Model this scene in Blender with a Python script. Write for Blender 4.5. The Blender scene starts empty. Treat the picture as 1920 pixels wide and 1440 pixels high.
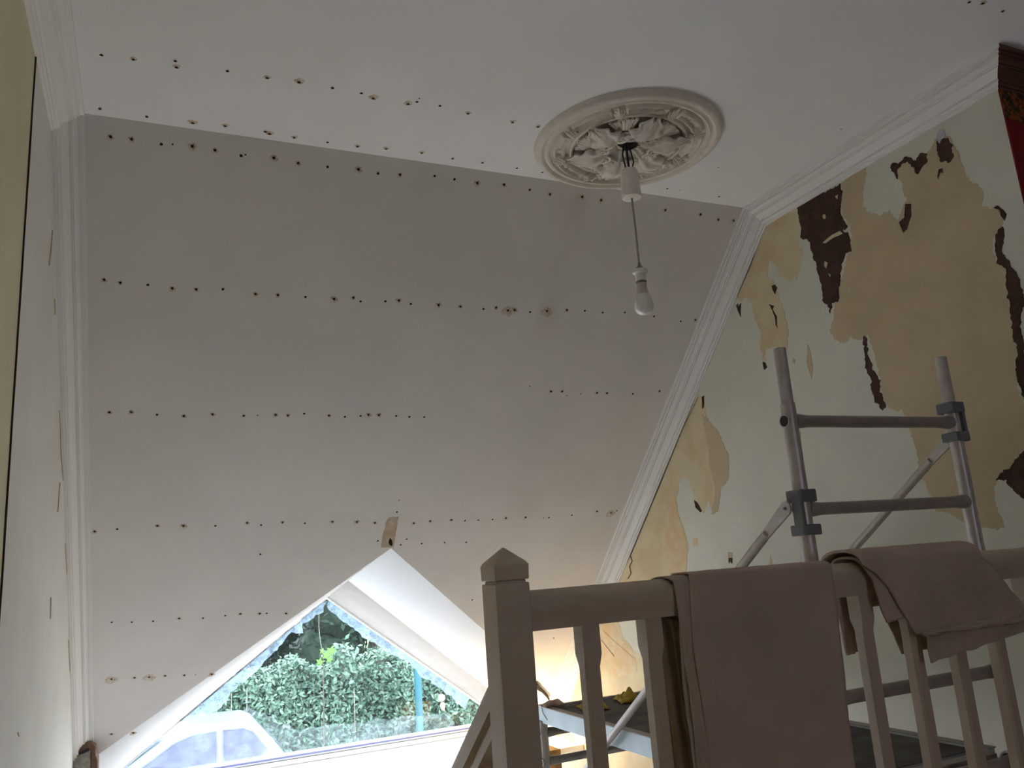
import bpy, bmesh, math, random
import numpy as np
from mathutils import Vector, Matrix, noise

random.seed(7); np.random.seed(7)
C = bpy.context.scene
COL = C.collection
PI = math.pi
ZC = 2.5                      # height of the camera above the lower floor

# ------------------------------------------------------------------ camera
YAW, PITCH, ROLL, F_PX = 0.43217499, 0.22104957, -0.07320396, 1520.03
_F = Vector((math.sin(YAW) * math.cos(PITCH), math.cos(YAW) * math.cos(PITCH), math.sin(PITCH)))
_R = _F.cross(Vector((0, 0, 1))).normalized(); _U = _R.cross(_F)
_r = _R * math.cos(ROLL) + _U * math.sin(ROLL); _u = -_R * math.sin(ROLL) + _U * math.cos(ROLL)
cam = bpy.data.cameras.new('camera'); camo = bpy.data.objects.new('camera', cam); COL.objects.link(camo)
M = Matrix((_r, _u, -_F)).transposed().to_4x4(); M.translation = (0, 0, ZC)
camo.matrix_world = M
cam.sensor_fit = 'HORIZONTAL'; cam.sensor_width = 36; cam.lens = 36 * F_PX / 1920
cam.clip_start = 0.05; cam.clip_end = 300
C.camera = camo

# ------------------------------------------------------------------ sky and exposure
w = bpy.data.worlds.new('overcast_sky'); C.world = w; w.use_nodes = True
bg = w.node_tree.nodes['Background']; bg.inputs[0].default_value = (0.84, 0.90, 1.0, 1); bg.inputs[1].default_value = 14.6
C.view_settings.view_transform = 'Standard'; C.view_settings.look = 'None'
C.view_settings.gamma = 1; C.view_settings.use_curve_mapping = False
C.view_settings.exposure = 0.0
C.cycles.max_bounces = 10; C.cycles.diffuse_bounces = 7; C.cycles.glossy_bounces = 3
C.cycles.transparent_max_bounces = 10; C.cycles.use_denoising = True
C.cycles.sample_clamp_indirect = 8; C.cycles.caustics_reflective = False; C.cycles.caustics_refractive = False

def portal(x, y, z, sx, sz):
    l = bpy.data.lights.new('window_portal', 'AREA'); l.shape = 'RECTANGLE'; l.size = sx; l.size_y = sz; l.cycles.is_portal = True
    o = bpy.data.objects.new('window_portal', l); COL.objects.link(o)
    o.location = (x, y, z + ZC); o.rotation_euler = (-PI / 2, 0, 0); return o
portal(1.3, 6.60, -0.66, 2.95, 1.12)
portal(1.3, 6.68, -1.86, 3.1, 1.1)
BWX0, BWX1, BWZ0, BWZ1 = 1.33, 1.99, -.14, .46
pb_ = portal(1.65, -2.95, .175, .75, .7); pb_.rotation_euler = (PI / 2, 0, 0)

# ------------------------------------------------------------------ helpers
def ray(p):
    return _r * ((p[0] - 960) / F_PX) - _u * ((p[1] - 720) / F_PX) + _F
def at(p, ax, v):             # where the line of sight through a pixel meets the plane (axis = value)
    r = ray(p); return r * (v / r[ax])
def on_plane(p, P0, n):
    r = ray(p); return r * (Vector(P0).dot(n) / r.dot(n))

def link(o, parent=None):
    COL.objects.link(o)
    if parent is not None: o.parent = parent
    return o
def tag(o, label=None, cat=None, group=None, kind=None):
    if label: o['label'] = label
    if cat: o['category'] = cat
    if group: o['group'] = group
    if kind: o['kind'] = kind
    return o
def thing(name, label, cat, loc=(0, 0, 0), group=None):
    o = bpy.data.objects.new(name, None); o.empty_display_size = .05
    link(o); o.location = (loc[0], loc[1], loc[2] + ZC)
    return tag(o, label, cat, group)
def origin(parent):           # world position of the parent in camera-relative coordinates
    v = Vector((0, 0, 0)); p = parent
    while p is not None:
        v += p.location; p = p.parent
    return v
class B:                      # collects shapes in camera-relative metres; build() links ONE mesh object
    def __init__(s): s.v = []; s.f = []; s.m = []; s.cur = 0
    def add(s, vs, fs):
        k = len(s.v); s.v += [tuple(q) for q in vs]; s.f += [tuple(i + k for i in f) for f in fs]; s.m += [s.cur] * len(fs)
        return s
    def poly(s, pts): return s.add(pts, [tuple(range(len(pts)))])
    def box(s, a, b, R=None, c=None):
        x0, y0, z0 = a; x1, y1, z1 = b
        vs = [Vector(q) for q in [(x0,y0,z0),(x1,y0,z0),(x1,y1,z0),(x0,y1,z0),(x0,y0,z1),(x1,y0,z1),(x1,y1,z1),(x0,y1,z1)]]
        if R is not None:
            c = Vector(c); vs = [R @ (q - c) + c for q in vs]
        return s.add(vs, [(0,3,2,1),(4,5,6,7),(0,1,5,4),(1,2,6,5),(2,3,7,6),(3,0,4,7)])
    def prism(s, pts, d):     # polygon pts extruded by vector d
        n = len(pts); d = Vector(d); a = [Vector(p) for p in pts]
        return s.add(a + [p + d for p in a], [tuple(range(n))[::-1], tuple(range(n, 2*n))] + [(i, (i+1) % n, n + (i+1) % n, n + i) for i in range(n)])
    def tube(s, path, r, n=16, cap=True, sq=None):
        P = [Vector(p) for p in path]; rs = r if isinstance(r, (list, tuple)) else [r] * len(P)
        t0 = (P[1] - P[0]).normalized(); a = t0.cross(Vector((0, 0, 1)))
        if a.length < .05: a = t0.cross(Vector((0, 1, 0)))
        a.normalize(); vs = []
        for i, p in enumerate(P):
            t = ((P[min(i+1, len(P)-1)] - P[max(i-1, 0)])).normalized()
            a = (a - t * a.dot(t)).normalized(); b = t.cross(a)
            for j in range(n):
                th = 2 * PI * j / n
                vs.append(p + a * math.cos(th) * rs[i] + b * math.sin(th) * rs[i])
        fs = [(i*n + j, i*n + (j+1) % n, (i+1)*n + (j+1) % n, (i+1)*n + j) for i in range(len(P)-1) for j in range(n)]
        if cap: fs += [tuple(range(n))[::-1], tuple(range((len(P)-1)*n, len(P)*n))]
        return s.add(vs, fs)
    def lathe(s, c, prof, n=48, cap=False):   # prof: (radius, z) about a vertical axis through c
        c = Vector(c); vs = []
        for r, z in prof:
            for j in range(n):
                th = 2 * PI * j / n; vs.append((c.x + r * math.cos(th), c.y + r * math.sin(th), c.z + z))
        fs = [(i*n + j, i*n + (j+1) % n, (i+1)*n + (j+1) % n, (i+1)*n + j) for i in range(len(prof)-1) for j in range(n)]
        if cap: fs += [tuple(range(n))[::-1], tuple(range((len(prof)-1)*n, len(prof)*n))]
        return s.add(vs, fs)
    def sweep(s, sections, closed=False, cap=True):   # sections: equal-length point rings
        n = len(sections[0]); vs = [q for sec in sections for q in sec]; fs = []
        for i in range(len(sections) - 1):
            for j in range(n if closed else n - 1):
                fs.append((i*n + j, i*n + (j+1) % n, (i+1)*n + (j+1) % n, (i+1)*n + j))
        if closed and cap: fs += [tuple(range(n))[::-1], tuple(range((len(sections)-1)*n, len(sections)*n))]
        return s.add(vs, fs)
    def grid(s, G): return s.sweep(G)
    def build(s, name, mat, parent=None, smooth=False, bevel=0, solid=0, sub=0, kind=None, base=None, weld=True):
        me = bpy.data.meshes.new(name); me.from_pydata(s.v, [], s.f)
        mats = mat if isinstance(mat, (list, tuple)) else [mat]
        for m_ in mats: me.materials.append(m_)
        if len(mats) > 1: me.polygons.foreach_set('material_index', s.m)
        bm = bmesh.new(); bm.from_mesh(me)
        if weld: bmesh.ops.remove_doubles(bm, verts=bm.verts, dist=1e-5); bmesh.ops.recalc_face_normals(bm, faces=bm.faces)
        bm.to_mesh(me); bm.free()
        if smooth:
            me.polygons.foreach_set('use_smooth', [True] * len(me.polygons))
            try: me.set_sharp_from_angle(angle=math.radians(smooth if smooth is not True else 40))
            except Exception: pass
        o = bpy.data.objects.new(name, me); link(o, parent)
        if parent is not None: off = origin(parent) - Vector((0, 0, ZC))
        elif base is not None: off = Vector(base); o.location = off + Vector((0, 0, ZC))
        else:
            xs = np.array(s.v); off = Vector((float(xs[:,0].mean()), float(xs[:,1].mean()), float(xs[:,2].min()))); o.location = off + Vector((0, 0, ZC))
        me.transform(Matrix.Translation(-off))
        if bevel:
            md = o.modifiers.new('bevel', 'BEVEL'); md.width = bevel; md.segments = 2; md.limit_method = 'ANGLE'; md.angle_limit = math.radians(35)
        if solid:
            md = o.modifiers.new('solid', 'SOLIDIFY'); md.thickness = solid; md.offset = 0
        if sub:
            md = o.modifiers.new('sub', 'SUBSURF'); md.levels = sub; md.render_levels = sub
        if kind: o['kind'] = kind
        return o

# ------------------------------------------------------------------ materials
def mat(name, col, rough=.7, metal=0, spec=.3, var=0, vscale=6, col2=None, bump=0, bscale=60, stretch=None, detail=5, lo=.4, hi=.6):
    m = bpy.data.materials.new(name); m.use_nodes = True; nt = m.node_tree; N = nt.nodes; L = nt.links
    p = N['Principled BSDF']; p.inputs['Base Color'].default_value = (*col, 1); p.inputs['Roughness'].default_value = rough
    p.inputs['Metallic'].default_value = metal; p.inputs['Specular IOR Level'].default_value = spec
    tc = N.new('ShaderNodeTexCoord'); src = tc.outputs['Object']
    if stretch:
        mp = N.new('ShaderNodeMapping'); mp.inputs['Scale'].default_value = stretch; L.new(src, mp.inputs[0]); src = mp.outputs[0]
    if var or col2:
        n = N.new('ShaderNodeTexNoise'); n.inputs['Scale'].default_value = vscale; n.inputs['Detail'].default_value = detail; L.new(src, n.inputs['Vector'])
        r = N.new('ShaderNodeValToRGB'); r.color_ramp.elements[0].position = lo; r.color_ramp.elements[1].position = hi
        c2 = col2 or tuple(max(0, c * (1 - var)) for c in col)
        r.color_ramp.elements[0].color = (*c2, 1); r.color_ramp.elements[1].color = (*col, 1)
        L.new(n.outputs['Fac'], r.inputs[0]); L.new(r.outputs[0], p.inputs['Base Color'])
    if bump:
        n2 = N.new('ShaderNodeTexNoise'); n2.inputs['Scale'].default_value = bscale; n2.inputs['Detail'].default_value = 4; L.new(src, n2.inputs['Vector'])
        b = N.new('ShaderNodeBump'); b.inputs['Strength'].default_value = bump; b.inputs['Distance'].default_value = .01
        L.new(n2.outputs['Fac'], b.inputs['Height']); L.new(b.outputs[0], p.inputs['Normal'])
    return m

CEIL = mat('ceiling_paint', (.88, .885, .895), .75, var=.03, vscale=1.6, bump=.08, bscale=140)
SLOPE = mat('slope_paint', (.80, .762, .742), .8, var=.05, vscale=2.2, bump=.10, bscale=120)
TRIMW = mat('cornice_paint', (.83, .82, .81), .6)
TRIMB = mat('brown_cornice_paint', (.16, .085, .065), .6)
CREAM = mat('cream_paint', (.72, .705, .61), .75, var=.05, vscale=2.5, bump=.14, bscale=70)
LCREAM = mat('yellow_cream_paint', (.72, .67, .47), .75, var=.05, vscale=3, bump=.12, bscale=70)
LWHITE = mat('white_wall_paint', (.78, .775, .74), .75, var=.04, vscale=2.5, bump=.10, bscale=70)
TAN = mat('paper_backing', (.62, .50, .33), .85, var=.13, vscale=5, bump=.15, bscale=90, lo=.35, hi=.65)
PALE = mat('pale_backing', (.72, .63, .42), .85, col2=(.66, .53, .33), vscale=6, bump=.15, bscale=90, lo=.38, hi=.62)
ORNG = mat('orange_stain', (.72, .52, .30), .85, col2=(.74, .62, .42), vscale=14, lo=.35, hi=.6)
BROWN = mat('bare_brown_plaster', (.085, .045, .035), .9, var=.3, vscale=20, bump=.3, bscale=60)
DARKC = mat('crack_shadow', (.05, .035, .03), .95)
GREYP = mat('grey_filler', (.55, .55, .62), .85, var=.2, vscale=60)
HOLE = mat('nail_hole_dark', (.02, .014, .012), .95)
RUST = mat('nail_rust', (.56, .42, .30), .9, col2=(.74, .68, .61), vscale=90, lo=.42, hi=.6)
REDW = mat('red_wallpaper', (.24, .022, .02), .8, var=.15, vscale=5)
BORDER = mat('wallpaper_border', (.30, .09, .025), .8, col2=(.05, .04, .02), vscale=28, lo=.45, hi=.55)
CARPET = mat('landing_carpet', (.50, .35, .26), .95, var=.2, vscale=60)
FLOORW = mat('floorboards', (.68, .675, .66), .6, var=.2, vscale=4, stretch=(1, .15, 1))
BAN = mat('cream_gloss_paint', (.55, .455, .355), .45, spec=.4, var=.05, vscale=14, bump=.03, bscale=50)
SHEET = mat('dust_sheet_cotton', (.54, .43, .35), .95, spec=.1, var=.12, vscale=6, bump=.55, bscale=13)
SHEETY = mat('old_yellow_sheet', (.58, .44, .24), .95, spec=.1, var=.15, vscale=14, bump=.3, bscale=160)
SHEETG = mat('olive_dust_sheet', (.50, .43, .32), .95, spec=.1, var=.15, vscale=14, bump=.3, bscale=160)
ALU = mat('dull_aluminium', (.58, .53, .52), .42, metal=.4, var=.12, vscale=22)
ALUD = mat('rung_aluminium', (.38, .34, .325), .5, metal=.3, var=.1, vscale=22)
CLAMP = mat('grey_clamp', (.16, .165, .18), .55)
DARKIN = mat('tube_inside', (.03, .03, .04), .8)
DECK = mat('dark_ply_deck', (.12, .115, .11), .8, var=.35, vscale=9, bump=.1, bscale=90)
BEAM = mat('platform_beam', (.50, .58, .62), .5, metal=.35, var=.08, vscale=10)
PLAST = mat('rose_plaster', (.78, .72, .65), .7, var=.08, vscale=30, bump=.2, bscale=90)
WPLAST = mat('white_plastic', (.80, .77, .72), .45, spec=.4)
GPLAST = mat('grey_plastic_collar', (.20, .19, .18), .5)
FLEX = mat('grey_flex', (.33, .31, .27), .6)
UPVC = mat('white_frame_paint', (.88, .89, .90), .4, spec=.4)
GASK = mat('frame_gasket', (.20, .22, .42), .6)
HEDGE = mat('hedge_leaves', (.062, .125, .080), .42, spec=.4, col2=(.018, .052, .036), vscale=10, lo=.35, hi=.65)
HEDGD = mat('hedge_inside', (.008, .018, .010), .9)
TREE = mat('tree_leaves', (.014, .032, .018), .55, spec=.15, col2=(.006, .016, .010), vscale=4)
SPRIG = mat('bright_leaves', (.045, .13, .015), .6)
BARK = mat('bark', (.07, .055, .04), .9, var=.4, vscale=20)
CARP = mat('pale_blue_car_paint', (.075, .165, .19), .3, spec=.4)
CARG = mat('car_window_glass', (.018, .022, .05), .2, spec=.3)
CART = mat('car_tyre', (.02, .02, .02), .9)
CHROME = mat('hub_metal', (.6, .6, .62), .3, metal=.8)
CARTR = mat('car_dark_trim', (.05, .06, .08), .5)
TEAL = mat('teal_post_paint', (.006, .06, .075), .5, var=.06, vscale=10)
ROAD = mat('pale_road', (.52, .52, .54), .9, var=.08, vscale=2)
GRASS = mat('verge', (.10, .20, .06), .9, var=.4, vscale=10)
CARD = mat('orange_carton', (.62, .30, .08), .8, col2=(.30, .22, .08), vscale=16, lo=.38, hi=.55)
LBRN = mat('brown_cap', (.20, .11, .07), .7, var=.3, vscale=40)
LGRY = mat('grey_casing', (.36, .34, .30), .6, var=.3, vscale=40)
YPAPER = mat('yellow_rag', (.50, .36, .06), .9, var=.2, vscale=30)
PINK = mat('dusty_lining_paper', (.52, .38, .32), .9, var=.2, vscale=30)
CONC = mat('plaster_crumb', (.33, .28, .27), .95, var=.3, vscale=40)

def frosted(name, fac_lo, fac_hi, col, scale):
    m = bpy.data.materials.new(name); m.use_nodes = True; nt = m.node_tree; N = nt.nodes; L = nt.links
    N.remove(N['Principled BSDF']); out = N['Material Output']
    tr = N.new('ShaderNodeBsdfTransparent'); di = N.new('ShaderNodeBsdfTranslucent'); d2 = N.new('ShaderNodeBsdfDiffuse'); a = N.new('ShaderNodeMixShader'); mx = N.new('ShaderNodeMixShader')
    di.inputs[0].default_value = (*col, 1); d2.inputs[0].default_value = (*col, 1); a.inputs[0].default_value = .35
    n = N.new('ShaderNodeTexNoise'); n.inputs['Scale'].default_value = scale; n.inputs['Detail'].default_value = 8; n.inputs['Roughness'].default_value = .75
    tc = N.new('ShaderNodeTexCoord'); L.new(tc.outputs['Object'], n.inputs['Vector'])
    mr = N.new('ShaderNodeMapRange'); mr.inputs[1].default_value = .35; mr.inputs[2].default_value = .65; mr.inputs[3].default_value = fac_lo; mr.inputs[4].default_value = fac_hi
    L.new(n.outputs['Fac'], mr.inputs[0]); L.new(mr.outputs[0], mx.inputs[0])
    L.new(di.outputs[0], a.inputs[1]); L.new(d2.outputs[0], a.inputs[2]); L.new(tr.outputs[0], mx.inputs[1]); L.new(a.outputs[0], mx.inputs[2]); L.new(mx.outputs[0], out.inputs[0])
    return m
def glass(name, tint=(1, 1, 1), refl=.06, haze=0.0):
    m = bpy.data.materials.new(name); m.use_nodes = True; nt = m.node_tree; N = nt.nodes; L = nt.links
    N.remove(N['Principled BSDF']); out = N['Material Output']
    tr = N.new('ShaderNodeBsdfTransparent'); tr.inputs[0].default_value = (*tint, 1); gl = N.new('ShaderNodeBsdfGlossy'); gl.inputs['Roughness'].default_value = .02
    mx = N.new('ShaderNodeMixShader'); mx.inputs[0].default_value = refl; L.new(tr.outputs[0], mx.inputs[1]); L.new(gl.outputs[0], mx.inputs[2])
    if haze:
        di = N.new('ShaderNodeBsdfTranslucent'); di.inputs[0].default_value = (.85, .95, 1, 1); m2 = N.new('ShaderNodeMixShader'); m2.inputs[0].default_value = haze
        L.new(mx.outputs[0], m2.inputs[1]); L.new(di.outputs[0], m2.inputs[2]); L.new(m2.outputs[0], out.inputs[0])
    else: L.new(mx.outputs[0], out.inputs[0])
    return m
GLASS = glass('window_glass', (.985, 1, 1), .05, .004)
DUST = frosted('plaster_dust_film', .25, .9, (.28, .37, .48), 16)
HAZE = frosted('glass_haze', .0, .26, (.36, .43, .46), 6)

# ------------------------------------------------------------------ room shell (camera-relative metres)
H = 1.75; YE = 3.074; S = math.radians(44.455); TS = math.tan(S)
XL, XR = -.341, 2.925; YC = 1.735; XFAR = 4.9; YBACK = -2.7; ZLAND = -1.05; ZF = -2.5
YB = YE + (H + 1.0) / TS      # where the slope meets the side walls' dormer valleys (z = -1.0)
YW = 6.56; ZSH = -1.245
A = Vector((1.314, YE + (H - .155) / TS, .155)); L0 = Vector((XL, YB, -1.0)); R0 = Vector((XR, YB, -1.0))
WA = Vector((1.31, YW, -.125)); WL = Vector((-.235, YW, ZSH)); WR = Vector((2.768, YW, ZSH))
nS = Vector((0, math.sin(S), math.cos(S))); PS = Vector((0, YE, H))

def slab(pts, d, name, m, parent=None):
    o = B().prism(pts, d).build(name, m, parent); o['kind'] = 'structure'; return o

ceiling = slab([(XL, YBACK, H), (XFAR, YBACK, H), (XFAR, YC, H), (XR, YC, H), (XR, YE, H), (XL, YE, H)], (0, 0, .12), 'ceiling', CEIL)
b = B().poly([(XL, YE, H), (XR, YE, H), R0, A, L0]); slope = b.build('wall_slope', SLOPE); slope['kind'] = 'structure'
# dormer: right pitch with a plaster band near the glass, left pitch, cheeks
nD = (R0 - A).cross(WA - A).normalized()
t1 = on_plane((651, 1087), A, nD) * 1.035; nB = (WA - t1).cross(WR - t1).normalized(); t2 = on_plane((903, 1281), t1, nB)
dirb = (t2 - t1).normalized(); t0 = t1 - dirb * .10; t3 = t1 + dirb * ((XR - t1.x) / dirb.x)
def ruled(p0, p1, q0, q1, n=12): return [[Vector(p0).lerp(Vector(p1), i / n).lerp(Vector(q0).lerp(Vector(q1), i / n), j / n) for j in range(n + 1)] for i in range(n + 1)]
b = B().grid(ruled(A, R0, t0, t3)); dorm = b.build('wall_dormer', mat('dormer_paint', (.60, .61, .61), .7, bump=.08, bscale=120)); dorm['kind'] = 'structure'
b = B().grid(ruled(t0, t3, WA, WR)); b.build('dormer_reveal_band', mat('reveal_plaster_shaded', (.34, .315, .28), .8, var=.06, vscale=8), dorm)  # shade of the room-facing band put into its darker colour
b = B().poly([t3, R0, (XR, YW, ZSH), WR]).poly([L0, (XL, YW, ZSH), WL]); b.build('cheek', LWHITE, dorm)
b = B().grid(ruled(A, L0, WA, WL)).poly([A, WA, t0]); b.build('left_pitch', mat('left_pitch_paint', (.60, .595, .58), .7), dorm)

slab([(XR, YC, ZF), (XR, YW, ZF), (XR, YW, ZSH + .02), R0, (XR, YE, H), (XR, YC, H)], (.12, 0, 0), 'wall_right', CREAM)
wall_right = bpy.data.objects['wall_right']
slab([(XR + .0005, YC, ZLAND), (XFAR, YC, ZLAND), (XFAR, YC, H), (XR + .0005, YC, H)], (0, -.006, 0), 'wall_red', REDW)
wall_left = slab([(XL - .012, YBACK, ZF), (XL - .012, YW, ZF), (XL - .012, YW, ZSH + .02), (XL - .012, YB, -1.0), (XL - .012, YE, H), (XL - .012, YBACK, H)], (-.12, 0, 0), 'wall_left', DARKC)
YK = 2.58
def wob(z, a=.006): return a * noise.noise(Vector((0, z * 3.1, 4.2))) + a * .5 * noise.noise(Vector((3, z * 11, 1.2)))
zs = [ZF + (H - ZF) * i / 60 for i in range(61)]
b = B().prism([(XL - .012, YBACK, ZF)] + [(XL - .012, YK + wob(z), z) for z in zs] + [(XL - .012, YBACK, H)], (.0065, 0, 0)); b.build('cream_paper', LCREAM, wall_left)
ztop = [(XL - .012, YK + .004 + wob(z), z) for z in zs]
B().sweep([[(XL - .012, YK - .001 + wob(z), z), (XL - .0010 + .0012 * noise.noise(Vector((z * 5, 2, 2))), YK - .001 + wob(z), z), (XL - .0010 + .0012 * noise.noise(Vector((z * 5, 2, 2))), YK + .005 + wob(z), z)] for z in zs]).build('edge_shade', DARKC, wall_left)  # dark colour paints the shade on the lining's raised edge
b = B().prism(ztop + [(XL - .012, YE, H), (XL - .012, YB, -1.0), (XL - .012, YW, ZSH + .02), (XL - .012, YW, ZF)], (.010, 0, 0)); b.build('white_lining', LWHITE, wall_left)
wb = B()
for x0, x1, z0, z1 in [(XL, BWX0, ZF, H), (BWX1, XFAR, ZF, H), (BWX0, BWX1, ZF, BWZ0), (BWX0, BWX1, BWZ1, H)]: wb.box((x0, YBACK - .12, z0), (x1, YBACK, z1))
wb.build('wall_back', REDW)['kind'] = 'structure'
w3 = thing('window_back_added', None, None, ((BWX0 + BWX1) / 2, YBACK, BWZ0)); w3['kind'] = 'structure'  # unseen window behind the camera, added for weak fill light
for x0, x1, z0, z1 in [(BWX0, BWX1, BWZ0, BWZ0 + .05), (BWX0, BWX1, BWZ1 - .05, BWZ1), (BWX0, BWX0 + .05, BWZ0, BWZ1), (BWX1 - .05, BWX1, BWZ0, BWZ1), ((BWX0 + BWX1) / 2 - .02, (BWX0 + BWX1) / 2 + .02, BWZ0, BWZ1)]:
    B().box((x0, YBACK - .09, z0), (x1, YBACK - .03, z1)).build('frame_bar', UPVC, w3)
B().poly([(BWX0, YBACK - .06, BWZ0), (BWX1, YBACK - .06, BWZ0), (BWX1, YBACK - .06, BWZ1), (BWX0, YBACK - .06, BWZ1)]).build('pane', GLASS, w3)
slab([(XFAR, YBACK, ZF), (XFAR, YC + .12, ZF), (XFAR, YC + .12, H), (XFAR, YBACK, H)], (.12, 0, 0), 'wall_far_right', REDW)
slab([(XL, YBACK, ZLAND), (XFAR, YBACK, ZLAND), (XFAR, YC, ZLAND), (XR, YC, ZLAND), (XR, 1.90, ZLAND), (.68, 1.90, ZLAND), (.68, 1.85, ZLAND), (XL, 1.85, ZLAND)], (0, 0, -.22), 'floor_landing', CARPET)
slab([(XL, 1.7, ZF), (XR, 1.7, ZF), (XR, YW, ZF), (XL, YW, ZF)], (0, 0, -.1), 'floor', FLOORW)
slab([(XL, 1.70, ZF), (XR, 1.70, ZF), (XR, 1.70, ZLAND - .22), (XL, 1.70, ZLAND - .22)], (0, .08, 0), 'wall_under_landing', LWHITE)
# front wall with a low window added under the shelf for bounced daylight
wf = B(); Y1 = YW + .12
for x0, x1, z0, z1 in [(XL, -.2, ZF, ZSH), (2.8, XR, ZF, ZSH), (-.2, 2.8, ZF, -2.38), (-.2, 2.8, -1.33, ZSH)]:
    wf.box((x0, YW + .02, z0), (x1, Y1, z1))
wf.build('wall_front', LWHITE)['kind'] = 'structure'
# outer gable around the triangular pane, keeps the sky out of the roof space
g = B().prism([(XL, YW + .02, ZSH), WL + Vector((0, .02, 0)), WA + Vector((0, .02, 0)), (1.31, YW + .02, .25)], (0, .1, 0)).prism([WR + Vector((0, .02, 0)), (XR + .1, YW + .02, ZSH), (1.31, YW + .02, .25), WA + Vector((0, .02, 0))], (0, .1, 0))
g.build('wall_gable', LWHITE)['kind'] = 'structure'

# windows
def tri_off(d, y):            # the window triangle shrunk by d
    sl = (WA.z - ZSH) / (WR.x - WA.x); n = math.hypot(1, sl)
    ap = Vector((WA.x, y, WA.z - d * n)); bz = ZSH + d
    hl = (ap.z - bz) / ((WA.z - ZSH) / (WA.x - WL.x)); hr = (ap.z - bz) / sl
    return [ap, Vector((WA.x - hl, y, bz)), Vector((WA.x + hr, y, bz))]
win = thing('window_1', None, None, (1.31, YW, ZSH)); win['kind'] = 'structure'
oT = [WA + Vector((0, -.005, 0)), WL + Vector((0, -.005, 0)), WR + Vector((0, -.005, 0))]
iT = tri_off(.012, YW - .005)
for k in (0, 2):              # slanted glazing beads: right and left legs
    a0, a1 = (oT[0], oT[1]) if k == 0 else (oT[2], oT[0]); i0, i1 = (iT[0], iT[1]) if k == 0 else (iT[2], iT[0])
    B().prism([a0, a1, i1, i0], (0, .05, 0)).build('glazing_bead', UPVC, win)
bl = at((240, 1441), 1, YW); br = at((1000, 1345), 1, YW)
ZT = -1.250
fr = B().box((-.30, YW - .03, ZT - .005), (2.85, YW + .06, ZT + .028)).build('bottom_rail', UPVC, win, bevel=.004)
B().box((-.30, YW - .036, ZT + .010), (2.85, YW - .029, ZT + .019)).build('gasket', GASK, win)
B().box((-.32, YW - .09, ZT - .03), (2.87, YW - .03, ZT - .006)).build('lower_bead', UPVC, win, bevel=.003)
sh = B().box((XL + .002, 5.56, ZT - .07), (XR - .002, YW + .02, ZT - .032)).build('sill_shelf', UPVC, win, bevel=.004)
pane = B().poly(tri_off(0, YW + .01)).build('pane', GLASS, win)
# plaster dust smeared along the slanting edges of the glass
def ragged(P, seed, amp, n=60):
    out = []
    for i in range(len(P)):
        p, q = Vector(P[i]), Vector(P[(i + 1) % len(P)]); k = max(2, int(n * (q - p).length))
        for j in range(k):
            t = j / k; c = p.lerp(q, t)
            nz = Vector((noise.noise(Vector((c.x * 9 + seed, c.y * 9, c.z * 9))), noise.noise(Vector((c.x * 9, c.y * 9 + seed, c.z * 9 + 7))), noise.noise(Vector((c.x * 9, c.y * 9 + 3, c.z * 9 + seed)))))
            nz += .5 * Vector((noise.noise(c * 31 + Vector((seed, 0, 0))), noise.noise(c * 31 + Vector((0, seed, 5))), noise.noise(c * 31 + Vector((2, 0, seed)))))
            nz += .85 * Vector((noise.noise(c * 85 + Vector((seed, 1, 0))), noise.noise(c * 85 + Vector((4, seed, 5))), noise.noise(c * 85 + Vector((2, 9, seed)))))
            out.append(c + nz * amp * 1.5)
    return out
def px_poly(pts, ax, v): return [at(p, ax, v) for p in pts]
for q, sd in (([(614, 1121), (885, 1308), (872, 1330), (850, 1310), (800, 1275), (760, 1240), (730, 1227), (700, 1205), (650, 1170), (612, 1142)], 3),
          ([(612, 1122), (430, 1268), (350, 1330), (330, 1352), (350, 1352), (410, 1330), (440, 1295), (480, 1258), (520, 1215), (545, 1188), (572, 1190), (566, 1172), (606, 1146)], 5)):
    P = px_poly(q, 1, YW - .002)
    R_ = ragged(P, sd, .012, 40)
    for p in R_: p.y = YW - .002 - .0006 * sd
    B().poly(R_).build('plaster_dust_smear', DUST, win)
P = ragged(px_poly([(232, 1441), (300, 1375), (345, 1345), (400, 1338), (470, 1330), (560, 1368), (700, 1350), (846, 1335), (846, 1380), (500, 1425), (380, 1445)], 1, YW - .006), 9, .014, 30)
for p in P: p.y = YW - .007
B().poly(P).build('dusty_haze_patch', HAZE, win)
for q in ([(598, 1152), (598, 1175), (601, 1205), (606, 1225)], [(664, 1290), (665, 1320), (666, 1372)], [(463, 1290), (463, 1335)], [(434, 1300), (434, 1332)]):
    B().tube([at(p, 1, YW - .009) for p in q], .0016, 6).build('dried_drip', LWHITE, win)
w2 = thing('window_low_added', None, None, (1.3, YW, -2.38)); w2['kind'] = 'structure'  # out-of-view window added to bring in more daylight off the floor
for x0, x1, z0, z1 in [(-.2, 2.8, -2.38, -2.32), (-.2, 2.8, -1.39, -1.33), (-.2, -.14, -2.32, -1.39), (2.74, 2.8, -2.32, -1.39), (1.27, 1.33, -2.32, -1.39)]:
    B().box((x0, YW + .03, z0), (x1, YW + .09, z1)).build('frame_bar', UPVC, w2)
B().poly([(-.17, YW + .06, -2.35), (2.77, YW + .06, -2.35), (2.77, YW + .06, -1.36), (-.17, YW + .06, -1.36)]).build('pane', GLASS, w2)

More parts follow.
